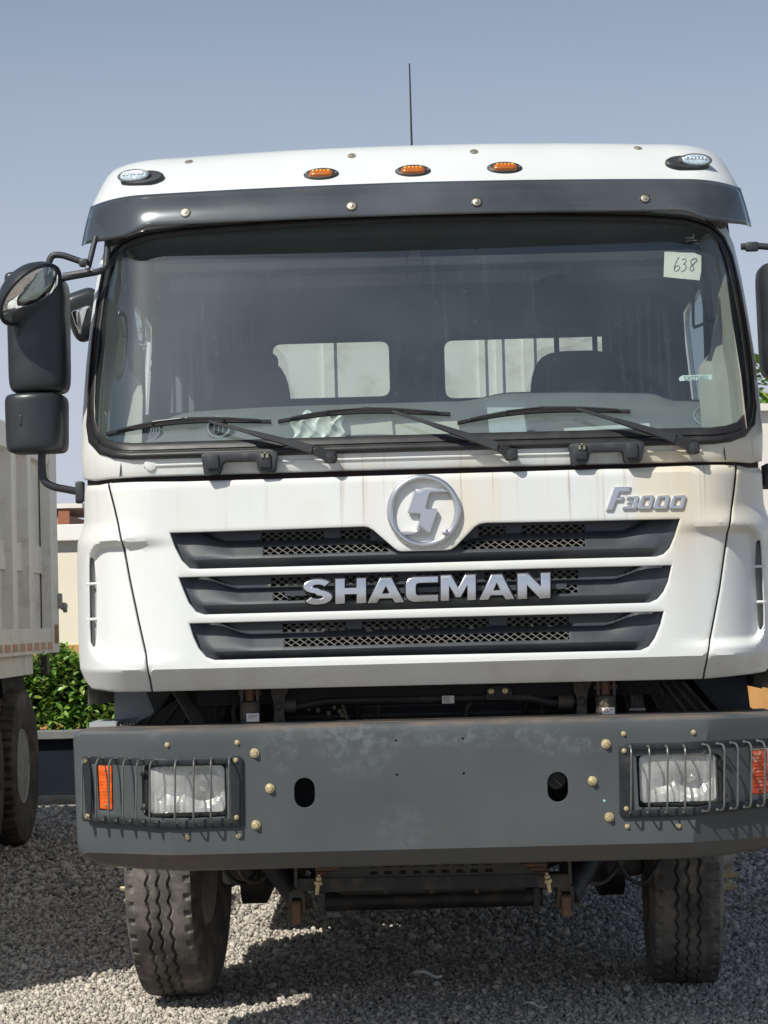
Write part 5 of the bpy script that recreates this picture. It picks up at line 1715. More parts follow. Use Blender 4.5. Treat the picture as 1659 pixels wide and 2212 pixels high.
# behind tow holes
MB().box((tow[0][0], 0.16, tow[0][1] - .0), (0.16, 0.10, 0.2)).build('tow_cavity', BLACK, bump, smooth=False)
tc_ = (tow[1][0] - .002, 0.06, tow[1][1] + .018)
tw = MB().lathe([(0.0, -0.012), (0.030, -0.012), (0.033, -0.006), (0.033, 0.05)], tc_, (0, 1, 0), 24).build('tow_pin', CHASSIS, bump)
MB().box((tc_[0], tc_[1] - .016, tc_[2]), (0.05, 0.01, 0.008), rot=(0, .8, 0), bevel=.002).build('pin_handle', STEEL, tw)
MB().box((tow[1][0], 0.18, tow[1][1]), (0.16, 0.10, 0.2)).build('tow_cavity', BLACK, bump, smooth=False)

def bolt(u, v, r, par, f=f_b, big=True):
    q = onf(u, v, f)
    e = 0.002
    n = Vector((-(f(q[0] + e, q[1]) - f(q[0] - e, q[1])) / (2 * e) * -1, -1, 0)).normalized()
    n = Vector(((f(q[0] + e, q[1]) - f(q[0] - e, q[1])) / (2 * e), -1, (f(q[0], q[1] + e) - f(q[0], q[1] - e)) / (2 * e))).normalized()
    c = Vector((q[0], f(*q), q[1]))
    mb = MB()
    mb.lathe([(r * 1.0, -0.002), (r * 1.0, r * .22), (r * .92, r * .32), (r * .7, r * .34)], c, n, 20)
    R = frame_from_normal(n)
    a0 = random.uniform(0, 1)
    ring1 = [c + n * r * .3 + (R.col[0] * math.cos(a0 + k * math.pi / 3) + R.col[1] * math.sin(a0 + k * math.pi / 3)) * r * .62 for k in range(6)]
    ring2 = [p + n * r * .62 for p in ring1]
    ring3 = [c + n * r * 1.02 + (p - c - n * r * .92) * .8 for p in ring2]
    V = ring1 + ring2 + ring3
    F = [(i, (i + 1) % 6, (i + 1) % 6 + 6, i + 6) for i in range(6)] + [(i + 6, (i + 1) % 6 + 6, (i + 1) % 6 + 12, i + 12) for i in range(6)] + [tuple(range(12, 18))]
    mb.add(V, F)
    return mb.build('bolt', BOLT, par, smooth=True, sharp=30)
for u, v in ((550, 1627), (583, 1703), (553, 1782), (1309, 1607), (1280, 1687), (1316, 1765)):
    bolt(u, v, 0.0170, bump)
for u, v in ((361, 1609), (512, 1604), (405, 1809), (515, 1806), (1347, 1585), (1498, 1582), (1355, 1785), (1466, 1784)):
    bolt(u, v, 0.0090, bump)

# headlight guards
def f_g(x, z): return f_b(x, 0.95) - 0.012
def guard(outer, inner, bars, vt_fn, vb_fn, small, lab):
    g = sheet('light_guard', [onf(u, v, f_g) for u, v in outer], f_g, GUARD, truck, holes=[[onf(u, v, f_g) for u, v in inner]], step=0.02, rim=0.011, rr=0.002, hrim=0.010, hrr=0.002, sharp=45)
    g['label'] = lab
    for u, du in bars:
        vt, vb = vt_fn(u), vb_fn(u)
        fo = lambda off: (lambda x, z: f_b(x, 0.95) - off)
        def pt(uu, vv, off):
            q = onf(uu, vv, lambda x, z: f_b(x, .95) - off)
            return Vector((q[0], f_b(q[0], .95) - off, q[1]))
        T, Bt = pt(u, vt, 0.010), pt(u, vb, 0.010)
        nx = -0.447 * (-1 if T.x > 0 else 1) if abs(T.x) > 0.95 else 0.0
        nrm = Vector(((0.447 if T.x > 0 else -0.447) if abs(T.x) > 0.95 else 0, -0.894 if abs(T.x) > 0.95 else -1, 0))
        o_ = 0.046
        pts = [T, T + nrm * (o_ * .75) + Vector((0, 0, -.001)), T + nrm * o_ + Vector((0, 0, -.018)), Bt + nrm * o_ + Vector((0, 0, .018)), Bt + nrm * (o_ * .75) + Vector((0, 0, .001)), Bt]
        MB().tube(pts, 0.0036, 8, fil=0.012).build('guard_bar', RODS, g)
        for e_ in (T, Bt):
            MB().lathe([(0.0055, 0), (0.0062, .002), (0.0045, 0.006)], e_, nrm, 10).build('weld', RODS, g)
    for u, v in small:
        bolt(u, v, 0.0088, g, f=f_g)
    return g
gL_out = [(177, 1636), (183, 1632), (300, 1636), (384, 1640), (450, 1637), (517, 1634), (524, 1640), (525.5, 1780), (520, 1786), (450, 1788), (384, 1791.5), (300, 1784), (192, 1776), (186, 1771)]
gL_in = [(195, 1649), (300, 1653), (383, 1655), (440, 1652), (497, 1650), (498.5, 1767), (440, 1770), (384, 1774), (300, 1768), (203, 1761)]
guard(gL_out, gL_in, [(193, 0), (223, 0), (251, 0), (281, 0), (310, 0), (339, 0), (381, 0), (421, 0), (458, 0), (497, 0)],
      lambda u: 1637 + (u - 193) * 7 / 190 if u < 384 else 1643 - (u - 384) * 6 / 113, lambda u: 1771.5 + (u - 193) * 8.0 / 190 if u < 384 else 1780 - (u - 384) * 3 / 113,
      [(183.5, 1643.5), (189, 1763), (509, 1642), (511, 1766)], 'dark bar guard over the left headlight and orange light')
gR_out = [(1337, 1612), (1342, 1607), (1400, 1605.5), (1480, 1604), (1513, 1601), (1580, 1597.5), (1690, 1592), (1700, 1597), (1702, 1735), (1697, 1740), (1600, 1750), (1484, 1763), (1420, 1765), (1345, 1766), (1339, 1760)]
gR_in = [(1363, 1622), (1420, 1620), (1480, 1619), (1520, 1617), (1600, 1612.5), (1674, 1608.5), (1676, 1725), (1600, 1732), (1540, 1738), (1482, 1746), (1420, 1748.5), (1366, 1750)]
guard(gR_out, gR_in, [(1361, 0), (1400, 0), (1439, 0), (1477, 0), (1518, 0), (1549, 0), (1578, 0), (1607, 0), (1636, 0), (1665, 0)],
      lambda u: 1613 - (u - 1361) * 1.5 / 116 if u < 1480 else 1611 - (u - 1480) * .066, lambda u: 1756 - (u - 1361) * 1.0 / 116 if u < 1490 else 1755 - (u - 1490) * .094,
      [(1348, 1622), (1353, 1747), (1690, 1604), (1692, 1727)], 'dark bar guard over the right headlight, running off the photo edge')

# headlights
def headlight(g, lens_px, lab):
    q = [onf(u, v, f_b) for u, v in lens_px]
    xs = [p[0] for p in q]; zs = [p[1] for p in q]
    x0, x1, z0, z1 = min(xs), max(xs), min(zs), max(zs)
    cx_, cz_ = (x0 + x1) / 2, (z0 + z1) / 2
    ou = fillet2([(x0 - .018, z0 - .014), (x1 + .018, z0 - .014), (x1 + .018, z1 + .014), (x0 - .018, z1 + .014)], 0.03)
    Yb = 0.012 + (0.02 if cx_ > 0 else .02)
    fl = lambda x, z: Yb
    inn = fillet2([(x0, z0), (x1, z0), (x1, z1), (x0, z1)], 0.024)
    hb = sheet('headlight', ou, lambda x, z: Yb + .005, BLACK, truck, holes=[inset(inn[::1], 0)], step=.03, rim=.08, rr=.006, hrim=.06, hrr=.006)
    hb['label'] = lab
    # domed front glass
    fd = lambda x, z: Yb - 0.004 - 0.016 * (1 - ((x - cx_) / (x1 - cx_)) ** 4) * (1 - ((z - cz_) / (z1 - cz_)) ** 4)
    sheet('headlight_glass', inset(inn, 0.001) if area2(inn) > 0 else inset(inn[::-1], .001), fd, LENS, hb, step=0.012, rim=0.02, rr=0.004)
    # reflector bowl and bulbs
    s = 1 if cx_ > 0 else -1
    refl = mat('reflector', (0.80, 0.80, 0.78), rough=0.30, metal=0.55, var=0.10, vs=12, bump=0.25, bs=16)
    def bowl(x, z):
        d = 0.03
        for bx, bz, br in ((cx_ + (x1 - cx_) * .38, cz_ + .005, .085), (cx_ - (x1 - cx_) * .48, cz_ + .004, .07)):
            r2 = ((x - bx) ** 2 + (z - bz) ** 2) / br ** 2
            d = max(d, 0.075 - 0.06 * min(r2, 1.5) ** .8)
        d += 0.0025 * math.sin(x * 260) * (1 if x * s > cx_ * s else .3)
        return Yb + d
    sheet('reflector', inn, bowl, refl, hb, step=.006, rim=0, sharp=20)
    for bx, rr_ in ((cx_ + (x1 - cx_) * .38, .016),):
        MB().sq((bx, Yb + .05, cz_ + .004), (rr_, .03, rr_), .9, .9).build('bulb', CHROME, hb)
        MB().lathe([(rr_ * 1.45, 0), (rr_ * 1.5, .006), (rr_ * 1.2, .01)], (bx, Yb + .045, cz_ + .004), (0, -1, 0), 24).build('bulb_ring', RIM, hb)
    for dz in (-1, 1):
        MB().box((x0 - .022 if s < 0 else x1 + .022, Yb - .004, cz_ + dz * (z1 - z0) * .36), (0.018, .01, .012), bevel=.003).build('adjuster', BLACK, hb)
headlight(None, [(320, 1656), (484, 1654), (486, 1758), (324, 1761)], 'rectangular clear headlight on the left of the bumper')
headlight(None, [(1381, 1632), (1549, 1629), (1552, 1733), (1384, 1736)], 'rectangular clear headlight on the right of the bumper')
# side flashers
for g, m_, lab in ((ambL, ORANGE, 'bright orange upright reflector lamp at the left end of the bumper'), (ambR, CRACKED, 'crazed orange upright lamp at the right end of the bumper')):
    q = [onf(u, v, f_b) for u, v in g]
    if area2(q) < 0: q = q[::-1]
    q = inset(q, 0.004)
    fa = lambda x, z: f_b(x, z) + 0.002
    l_ = sheet('flasher_lamp', fillet2(q, .004), fa, m_, truck, step=.008, rim=.03, rr=.004)
    l_['label'] = lab
    cxq = sum(p[0] for p in q) / 4; zs = [p[1] for p in q]
    for zz in (max(zs) - .018, min(zs) + .018):
        MB().lathe([(0, .003), (.004, .002), (.005, 0)], (cxq, fa(cxq, zz), zz), (-.4 if cxq < 0 else .4, -.9, 0), 8).build('screw', SCREW, l_)
    rb = MB()
    for k in range(9):
        zz = min(zs) + .03 + k * (max(zs) - min(zs) - .06) / 8
        rb.tube([(min(p[0] for p in q) + .008, fa(min(p[0] for p in q) + .008, zz) - .0005, zz), (max(p[0] for p in q) - .008, fa(max(p[0] for p in q) - .008, zz) - .0005, zz)], .0012, 4)
    rb.build('lens_ribs', m_, l_)
# ------------------------------------------------------------------ under the cab: tubes, struts, brackets, frame
und = MB()
Yt = 0.40
MB().tube([at(590, 1521, Yt), at(630, 1525, Yt), at(655, 1524, Yt), at(700, 1514, Yt), at(760, 1512, Yt), at(920, 1509, Yt), at(1090, 1505, Yt), at(1150, 1506, Yt), at(1185, 1517, Yt), at(1215, 1517, Yt), at(1262, 1513, Yt)], 0.0165, 14, fil=.08).build('anti_roll_tube', CHASSIS, truck)
for u, v in ((624, 1523), (1222, 1515)):
    a = at(u - 16, v, Yt); b = at(u + 16, v, Yt)
    MB().tube([a, b], 0.029, 18).build('tube_bush', STEEL, truck)
for u, v in ((598, 1525), (1252, 1515)):
    p = at(u, v, Yt - .03)
    MB().poly([at(u - 14, v - 45, Yt - .03), at(u + 30, v - 45, Yt - .03), at(u + 18, v - 22, Yt - .03), at(u + 15, v + 8, Yt - .03), at(u + 18, v + 45, Yt - .03), at(u - 8, v + 45, Yt - .03), at(u - 4, v, Yt - .03), at(u - 12, v - 24, Yt - .03)][::-1], (0, .04, 0)).build('mount_bracket', STEEL, truck, smooth=False)
    MB().lathe([(0, .012), (.010, .011), (.012, .006), (.017, .004), (.018, 0)], at(u + 4, v, Yt - .03), (0, -1, 0), 16).build('bracket_bolt', STEEL, truck)
# small label on the tube, lines only
p = at(968, 1511, Yt - .0185)
lb_ = MB().box(p, (0.045, 0.002, 0.028)).build('tube_label', WPAPER, truck, smooth=False)
pm = MB()
for k in range(4):
    pm.box(p + Vector((-.006, -.0015, .009 - k * .006)), (0.026 - .004 * (k % 2), 0.0006, 0.0016))
pm.build('print_lines', INK, lb_, smooth=False)
# bolted plate over the tube
pl_ = MB().poly([at(u, v, Yt - .03) for u, v in ((1050, 1512), (1052, 1490), (1062, 1482), (1092, 1480), (1106, 1490), (1108, 1510))], (0, .015, 0)).build('clamp_plate', CHASSIS, truck, smooth=False)
for u, v in ((1061, 1493), (1091, 1492)):
    MB().lathe([(0, .012), (.010, .010), (.012, .003), (.014, 0)], at(u, v, Yt - .031), (0, -1, 0), 12).build('plate_bolt', BOLT, pl_)
# stitched hose along the tube
st = MB()
for k in range(24):
    u = 700 + k * 16.5
    if 1048 < u < 1110: continue
    v = 1499 - (u - 700) * .021
    st.box(at(u, v, Yt + .0), (0.013, 0.004, 0.0035))
st.build('stitching', mat('white_thread', (0.38, 0.37, 0.34), rough=.8), truck, smooth=False)
# cab suspension struts
for u, v in ((540, 1510), (1308, 1497)):
    yS = 0.33
    top = at(u, v - 30, yS); bot = at(u, v + 5, yS)
    r_ = 0.0375
    s_ = MB().lathe([(r_ * .9, -.14), (r_, -.13), (r_, -.006), (r_ * .94, 0.0), (r_ * .5, .004)], at(u, v + 6, yS), (0, 0, 1), 24).build('cab_strut', STEEL, truck)
    MB().lathe([(.016, 0), (.020, .015), (.020, .045), (.014, .06)], at(u, v + 6, yS), (0, 0, 1), 16).build('strut_eye', RUSTY, s_)
    MB().tube([at(u - 24, v - 14, yS), at(u + 24, v - 14, yS)], 0.011, 10).build('strut_pin', RUSTY, s_)
    for du in (-17, 17):
        MB().box(at(u + du, v - 18, yS), (0.010, 0.05, 0.075)).build('strut_fork', STEEL, s_, smooth=False)
    lp = at(u + 6, v + 40, yS - r_ - .002)
    q = MB().box(lp, (0.046, 0.002, 0.03)).build('strut_label', WPAPER, s_, smooth=False)
    MB().box(lp + Vector((0, -.0016, .006)), (0.034, .0006, .003)).box(lp + Vector((-.005, -.0016, -.001)), (0.024, .0006, .002)).build('print_lines', mat('red_print', (.4, .12, .08), rough=.7), q, smooth=False)
# wiring bundles
for base in ([(702, 1492), (716, 1520), (728, 1545), (742, 1580)], [(1362, 1480), (1375, 1502), (1378, 1530), (1376, 1565)]):
    wb_ = MB()
    for k in range(6):
        o = (k - 2.5) * 5
        pts = [at(u + o * (1.2 - 0.5 * abs(math.sin(i * 1.3))) + random.uniform(-2, 2) - 330 * 0 , v, .42 + .01 * k) for i, (u, v) in enumerate(base)]
        if base[0][0] < 1000:
            pts = [at(u - 318 + o + random.uniform(-2, 2) + (4 * i), v, .42 + .008 * k) for i, (u, v) in enumerate(base)]
        wb_.tube(pts, 0.0062, 7, fil=.05)
    w_ = wb_.build('wiring_bundle', mat('grey_conduit', (0.075, 0.068, 0.058), rough=.6), truck)
    if base[0][0] > 1000:
        MB().box(at(1376, 1532, .40), (0.06, 0.03, 0.008)).build('cable_tie', TRIM, w_, smooth=False)
# mud-guard struts and liners beside the bumper
MB().poly([at(u, v, .62) for u, v in ((247, 1490), (330, 1490), (332, 1540), (300, 1580), (247, 1580))], (0, .25, 0)).build('step_box', STEPG, truck, smooth=False)
MB().poly([at(u, v, .55) for u, v in ((314, 1490), (372, 1490), (345, 1535), (330, 1530))], (0, .3, 0)).build('step_bracket', CHASSIS, truck, smooth=False)
MB().poly([at(u, v, .5) for u, v in ((268, 1590), (300, 1558), (345, 1535), (408, 1492), (500, 1492), (470, 1590))], (0, .06, 0)).build('wheel_arch_liner', mat('brown_black_liner', (0.035, 0.028, 0.023), rough=.8, var=.3, vs=15), truck, smooth=False)
for k in range(3):
    MB().tube([at(300 + k * 40, 1582, .495), at(372 + k * 34, 1494, .495)], 0.006, 6).build('liner_rib', CHASSIS, truck)
MB().box(at(232, 1566, .5), (0.10, .25, .03)).build('step_plate', STEPG, truck, smooth=False)
gr2 = MB()
for k in range(9):
    gr2.tube([at(232 + k * 7, 1573 - k * 1.2, .42), at(238 + k * 7, 1560 - k * 1.2, .52)], 0.004, 5)
gr2.build('step_tread', TRIM, truck)
MB().poly([at(u, v, .62) for u, v in ((1495, 1466), (1612, 1462), (1622, 1540), (1560, 1540), (1540, 1520))], (0, .25, 0)).build('step_box', DKBLUE, truck, smooth=False)
MB().poly([at(u, v, .5) for u, v in ((1385, 1470), (1470, 1470), (1560, 1560), (1440, 1560))], (0, .06, 0)).build('wheel_arch_liner', mat('brown_black_liner2', (0.035, 0.028, 0.023), rough=.8, var=.3, vs=15), truck, smooth=False)
for k in range(3):
    MB().tube([at(1430 + k * 22, 1472, .49), at(1500 + k * 26, 1560, .49)], 0.007, 6).build('liner_rib', STEEL, truck)
sp_ = MB()
sp_.tube([at(1546 + k * 6, 1535 + 4 * math.sin(k * 1.4), .45) for k in range(14)], 0.007, 6)
sp_.build('coiled_hose', CHASSIS, truck)
# dark engine and radiator mass, chassis rails, floor of the engine bay
eng = MB().box((0, 0.95, 1.12), (0.86, 0.7, 0.62), bevel=.05).box((0, 1.9, 1.0), (0.7, 1.2, 0.55), bevel=.05)
eng.build('engine', CHASSIS, truck)
rd = MB().box((0, 0.56, 1.17), (1.12, 0.05, 0.55)).build('intercooler', mat('black_core', (0.014, 0.014, 0.015), rough=.8), truck, smooth=False)
fins = MB()
for k in range(14):
    fins.box((0, 0.53, 0.95 + k * .034), (1.08, 0.006, 0.006))
fins.build('core_fins', CHASSIS, rd, smooth=False)
for s in (-1, 1):
    MB().box((s * 0.43, 4.6, 0.98), (0.075, 8.2, 0.28)).build('chassis_rail', CHASSIS, truck, smooth=False)
    MB().box((s * .56, .62, 1.12), (0.03, .3, .45)).build('front_hanger', CHASSIS, truck, smooth=False)
MB().box((0.02, 0.78, 1.20), (2.22, 0.03, 0.50)).build('bay_blackout_panel', BLACK, truck, smooth=False)  # added black panel, blocks the view through so the gap stays dark
for s in (-1, 1):
    MB().box((s * .90, 3.9, .86), (0.58, 1.5, .66), bevel=.08).build('shading_fuel_tank', CHASSIS, truck)  # unseen tank, added to block sun on the ground below
    arc = []
    for dx0, dx1, rr_ in ((0.86, 1.24, .66),):
        V_, F_ = [], []
        for i in range(25):
            th = math.radians(0 + 148 * i / 24)
            for r_ in (rr_, rr_ + .02):
                for dx in (dx0, dx1):
                    V_.append((s * dx, 1.68 + r_ * math.cos(th), .60 + r_ * math.sin(th)))
        for i in range(24):
            k = i * 4
            F_ += [(k, k + 1, k + 5, k + 4), (k + 2, k + 6, k + 7, k + 3), (k, k + 4, k + 6, k + 2), (k + 1, k + 3, k + 7, k + 5)]
        mesh_obj('shading_wheel_arch', V_, F_, CHASSIS, truck)  # unseen arch over the wheel, added to cut the sunlit patch below
    MB().box((s * 1.05, 2.45, .92), (.36, .5, .75), bevel=.03).build('shading_side_step', DARKP, truck)  # unseen step box, added to stop sun passing behind the wheel
    MB().box((s * 1.0, 5.6, .95), (0.45, 1.2, .5), bevel=.04).build('shading_battery_box', CHASSIS, truck)  # unseen box, added to keep sun from under the body
# tan parts of the sump visible through the gap, small fittings
for u, v in ((697, 1530), (717, 1534), (752, 1528), (764, 1536), (740, 1540), (770, 1545)):
    MB().sq(at(u - 30, v, .50), (0.008, .008, .009), .7, .7).build('pipe_fitting', mat('tan_fitting', (0.26, 0.22, 0.16), rough=.7), truck)
MB().tube([at(722, 1486, .49), at(738, 1515, .49), at(752, 1560, .49)], 0.007, 7).build('thin_pipe', mat('tan_pipe', (0.20, 0.15, 0.11), rough=.7), truck)
for k in range(9):
    u = (468, 500, 760, 800, 1010, 1130, 1160, 1340, 1420)[k]
    Yh = .44 + .03 * (k % 3)
    MB().tube([at(u, 1478, Yh), at(u + 14, 1505 + 4 * (k % 2), Yh), at(u - 8 + 9 * (k % 4), 1540, Yh + .02), at(u + 20, 1590, Yh + .05)], 0.007 + .002 * (k % 3), 8, fil=.05).build('hose', (CHASSIS, STEEL, RUBBER)[k % 3], truck)
for k in range(7):
    u = (470, 505, 600, 770, 1090, 1250, 1330)[k]
    MB().tube([at(u, 1850, .9), at(u + 22, 1895 + 8 * (k % 3), .95), at(u + 60, 1915 - 9 * (k % 2), 1.0), at(u + 95, 1860, 1.05)], 0.009, 8, fil=.08).build('hose', (RUBBER, STEEL)[k % 2], truck)
# cross member with two rows of slots, below the bumper
Yc = 0.52
cxm = lambda x, z: Yc
top_z = at(930, 1850, Yc).z; z_mid = at(930, 1897, Yc).z; z_lo = at(930, 1923, Yc).z
sl_holes = []
def P2(u, v): return onf(u, v, cxm)
for r_, vv in enumerate((1867.0, 1882.5)):
    for k in range(9):
        u = 807 + k * 31.1
        q = P2(u, vv + 0.024 * (931 - u) + .5)
        w, h = 0.030, 0.0135
        sl_holes.append([(q[0] + sx * (w / 2 - h / 2) + h / 2 * math.cos(t), q[1] + h / 2 * math.sin(t)) for sx, t in [(1, -1.2), (1, -.5), (1, .5), (1, 1.2), (-1, 1.9), (-1, 2.6), (-1, 3.7), (-1, 4.4)]])
trap = [P2(u, v) for u, v in ((760, 1850), (1085, 1842), (1160, 1886), (1160, 1896), (690, 1903), (690, 1897))]
cp_ = sheet('cross_plate', trap, lambda x, z: Yc + (z - z_mid) * .25, mat('brownish_grey_plate', (0.095, 0.092, 0.082), rough=.6, var=.1, dirt=((0.12, 0.10, 0.075), 7, .55, .6)), truck, holes=sl_holes, step=0.05, rim=0.02, rr=0.002, hrim=.008, hrr=.001)
MB().poly([at(u, v, Yc - .012) for u, v in ((641, 1899), (1228, 1888), (1228, 1915), (641, 1927))], (0, .10, 0)).build('cross_channel', CHASSIS, cp_, smooth=False)
MB().poly([at(u, v, Yc - .014) for u, v in ((1158, 1895), (1228, 1893), (1230, 1916), (1165, 1918))], (0, .002, 0)).build('dusty_end', STEEL, cp_, smooth=False)
for u, v, d in ((687, 1906, 1), (1183, 1902, -1)):
    bb = MB()
    bb.lathe([(0.0, -.045), (.008, -.045), (.008, -.01), (.016, -.008), (.016, .004), (.011, .008), (.011, .02), (.006, .022), (.006, .03)], at(u, v, Yc - .05), (d * .15, -.1, 1), 6)
    bb.build('drain_bolt', BOLT, cp_, smooth=False)
for u, v in ((641, 1850), (1228, 1842)):
    MB().box(at(u, v + 24, Yc + .06), (0.012, .16, .13)).build('hanger_plate', STEEL, truck, smooth=False)
# tan spring packs behind
for u, v in ((712, 1885), (1150, 1868)):
    p = at(u, v, .78)
    lv = MB()
    for k in range(6):
        lv.box((p.x, p.y, p.z + .04 - k * .015), (0.085, .5, .0125))
    lv.build('spring_pack', RUSTY, truck, smooth=False)
# leaf-spring front eyes with shackle frames
for u, v in ((641, 1964), (1222, 1950)):
    Ye = .62
    a = at(u, v, Ye)
    s_ = MB()
    o_ = [(-17, -36), (-6, -44), (6, -44), (17, -34), (19, 8), (14, 12), (10, 8), (9, -24), (-9, -24), (-11, 8), (-15, 12), (-19, 8)]
    cst = lambda x, z: Ye
    sh = sheet('shackle', [onf(u + p_, v + q_, cst) for p_, q_ in o_], cst, STEEL, truck, step=.2, rim=.05, rr=.003, est=.02)
    MB().sq(at(u, v + 4, Ye + .02), (0.018, .06, .043), .35, .35).build('spring_end', RUSTY, sh)
    MB().tube([at(u - 30, v + 3, Ye + .02), at(u + 28, v + 3, Ye + .02)], .011, 8).build('shackle_pin', STEEL, sh)
for u in (696, 1160):
    MB().box(at(u, 1952 - (u - 696) * .02, .66), (0.022, .03, .085)).build('bump_stop', CHASSIS, truck, smooth=False)
# transverse tube under the sump and the sump itself
MB().tube([at(698, 1948, 1.25), at(930, 1942, 1.25), at(1172, 1936, 1.25)], 0.038, 16).build('track_rod', CHASSIS, truck)
MB().box((0.0, 1.1, 0.545), (0.74, 0.5, 0.13), bevel=.03).build('sump', CHASSIS, truck)
for u in (832, 930, 1028):
    MB().tube([at(u, 1905, .82), at(u + 2, 1930, .82)], .008, 6).build('sump_rib', STEEL, truck)
# front axle beam, knuckles and diagonal links
for s in (-1, 1):
    ax = MB()
    ax.tube([(0, 1.68, .50), (s * .40, 1.68, .50), (s * .58, 1.68, .58), (s * .82, 1.68, .60)], [.06, .06, .06, .06], 10, fil=.0)
    ax.build('axle_beam', CHASSIS, truck)
    MB().tube([(s * .50, .66, .48), (s * .62, .95, .60), (s * .84, 1.35, .74)], 0.048, 10).build('link_arm', CHASSIS, truck)
    MB().tube([(s * .52, .9, .56), (s * .98, 1.35, .80)], 0.04, 8).box((s * .78, 1.4, .58), (.16, .25, .2), bevel=.03).build('steering_knuckle', CHASSIS, truck)
    MB().lathe([(0.20, 0), (.20, .10), (.12, .14)], (s * .80, 1.68, .56), (-s, 0, 0), 24).build('brake_drum', CHASSIS, truck)

# ------------------------------------------------------------------ wheels
def tyre_mesh(R=0.562, W=0.30, tread='zigzag', na=440, nw=72, pitch=50, seedv=0):
    "tyre round the local X axis, returns verts, faces"
    prof = []
    hw = W / 2
    tw = 0.118                     # half tread width
    rr = 0.262                     # bead radius
    V, Fc = [], []
    # cross-section parameter: list of (x, r, kind)
    sec = []
    nt_ = 74 if na > 300 else 34
    for k in range(9):
        t = k / 8
        th = math.pi * (0.5 + 0.36 * (1 - t)) if False else 0
        # sidewall from bead to shoulder
        x = -(0.105 + (hw - 0.105) * math.sin(math.pi * min(1, t * 1.15) * 0.62) / math.sin(math.pi * .5)) if t < .9 else -(tw + 0.018)
        r = rr + (R - 0.028 - rr) * t
        sec.append((max(x, -hw), r, 0))
    sec.append((-(tw + .010), R - 0.012, 0))
    for k in range(nt_ + 1):
        x = -tw + 2 * tw * k / nt_
        sec.append((x, R - 0.006 * (abs(x) / tw) ** 2.5, 1))
    sec += [(-a, r, k) for a, r, k in sec[:10][::-1]]
    ns = len(sec)
    period = 2 * math.pi / pitch
    for i in range(na):
        a = 2 * math.pi * i / na
        ph = (a / period) % 1.0
        tri = abs(ph * 2 - 1) * 2 - 1                        # -1..1 zigzag
        for x, r, kd in sec:
            d = 0
            if kd:
                if tread == 'zigzag':
                    for gx in (-0.044, 0.0, 0.044):
                        dx = abs(x - (gx + 0.0075 * tri))
                        d = max(d, 0.014 * sm(0.0056, 0.0034, dx))
                    if abs(x) > tw - 0.020:
                        ph2 = (a / period + (.25 if x > 0 else .75)) % 1.0
                        d = max(d, 0.010 * sm(0.22, 0.12, abs(ph2 - .5)) * sm(tw - 0.022, tw - 0.010, abs(x)))
                else:
                    ph2 = (a / period + (.5 if x > 0 else 0)) % 1.0
                    if abs(x) > 0.03:
                        d = max(d, 0.016 * sm(0.30, 0.20, abs(ph2 - .5)))
                    d = max(d, 0.014 * sm(0.008, 0.004, abs(abs(x) - (0.032 + .006 * tri))))
            else:
                if r > R - 0.03 and tread != 'zigzag':
                    ph2 = (a / period + (.5 if x > 0 else 0)) % 1.0
                    d = 0.012 * sm(0.30, 0.20, abs(ph2 - .5))
            q = r - d
            V.append((x, q * math.cos(a), q * math.sin(a)))
    for i in range(na):
        i2 = (i + 1) % na
        for k in range(ns - 1):
            Fc.append((i * ns + k, i2 * ns + k, i2 * ns + k + 1, i * ns + k + 1))
    return V, Fc
def wheel(name, loc, rz, tyre_m, tread, parent, out=1, dual=False, R=0.562, na=440):
    "an Empty-free wheel: the tyre is the part, rim and nuts are its sub-parts"
    V, Fc = tyre_mesh(R=R, tread=tread, na=na)
    Mx = Matrix.Translation(Vector(loc)) @ Matrix.Rotation(rz, 4, 'Z')
    tv = lambda vs_: [Mx @ Vector(v) for v in vs_]
    t = mesh_obj(name, tv(V), Fc, tyre_m, parent, sharp=32)
    o = out
    m = MB().lathe([(.268, -.11), (.262, -.118), (.250, -.115), (.245, -.06), (.243, .05), (.250, .112), (.264, .118), (.270, .110)], (0, 0, 0), (1, 0, 0), 48)
    disc_x = 0.135 if not dual else -0.07
    m.lathe([(.244, o * (disc_x - .02)), (.225, o * disc_x), (.17, o * (disc_x + .012)), (.145, o * (disc_x + .03)), (.14, o * (disc_x + .03)), (.10, o * (disc_x + .03)), (.085, o * (disc_x + .07)), (.08, o * (disc_x + .085)), (0.0, o * (disc_x + .088))], (0, 0, 0), (1, 0, 0), 40)
    r = mesh_obj('rim', tv(m.v), m.f, RIM, t, sharp=35)
    for k in range(10):
        a = 2 * math.pi * k / 10
        c = (o * (disc_x + .03), .1675 * math.cos(a), .1675 * math.sin(a))
        mm = MB().lathe([(.019, 0), (.019, .012), (.0155, .014), (.0155, .042), (.010, .044), (.010, .068), (0, .068)], c, (o, 0, 0), 6)
        mesh_obj('wheel_nut', tv(mm.v), mm.f, BOLT, t, smooth=False)
    return t
STEER = math.radians(3.4)
wl = wheel('front_wheel', (-1.062, 1.68, 0.548), -STEER * 1.0, TYRE, 'zigzag', truck, out=-1)
wl['label'] = 'front tyre on the left, sunlit on its outer shoulder'
wr = wheel('front_wheel', (1.045, 1.68, 0.548), -STEER, TYRE, 'zigzag', truck, out=1)
wr['label'] = 'front tyre on the right, in the shade of the truck'
for x, o in ((1.09, 1), (0.77, 1), (-1.09, -1), (-0.77, -1)):
    for y in (7.6, 9.0):
        w = wheel('rear_wheel', (x, y, .55), 0, TYRE2, 'zigzag', truck, out=o, dual=True, na=96)

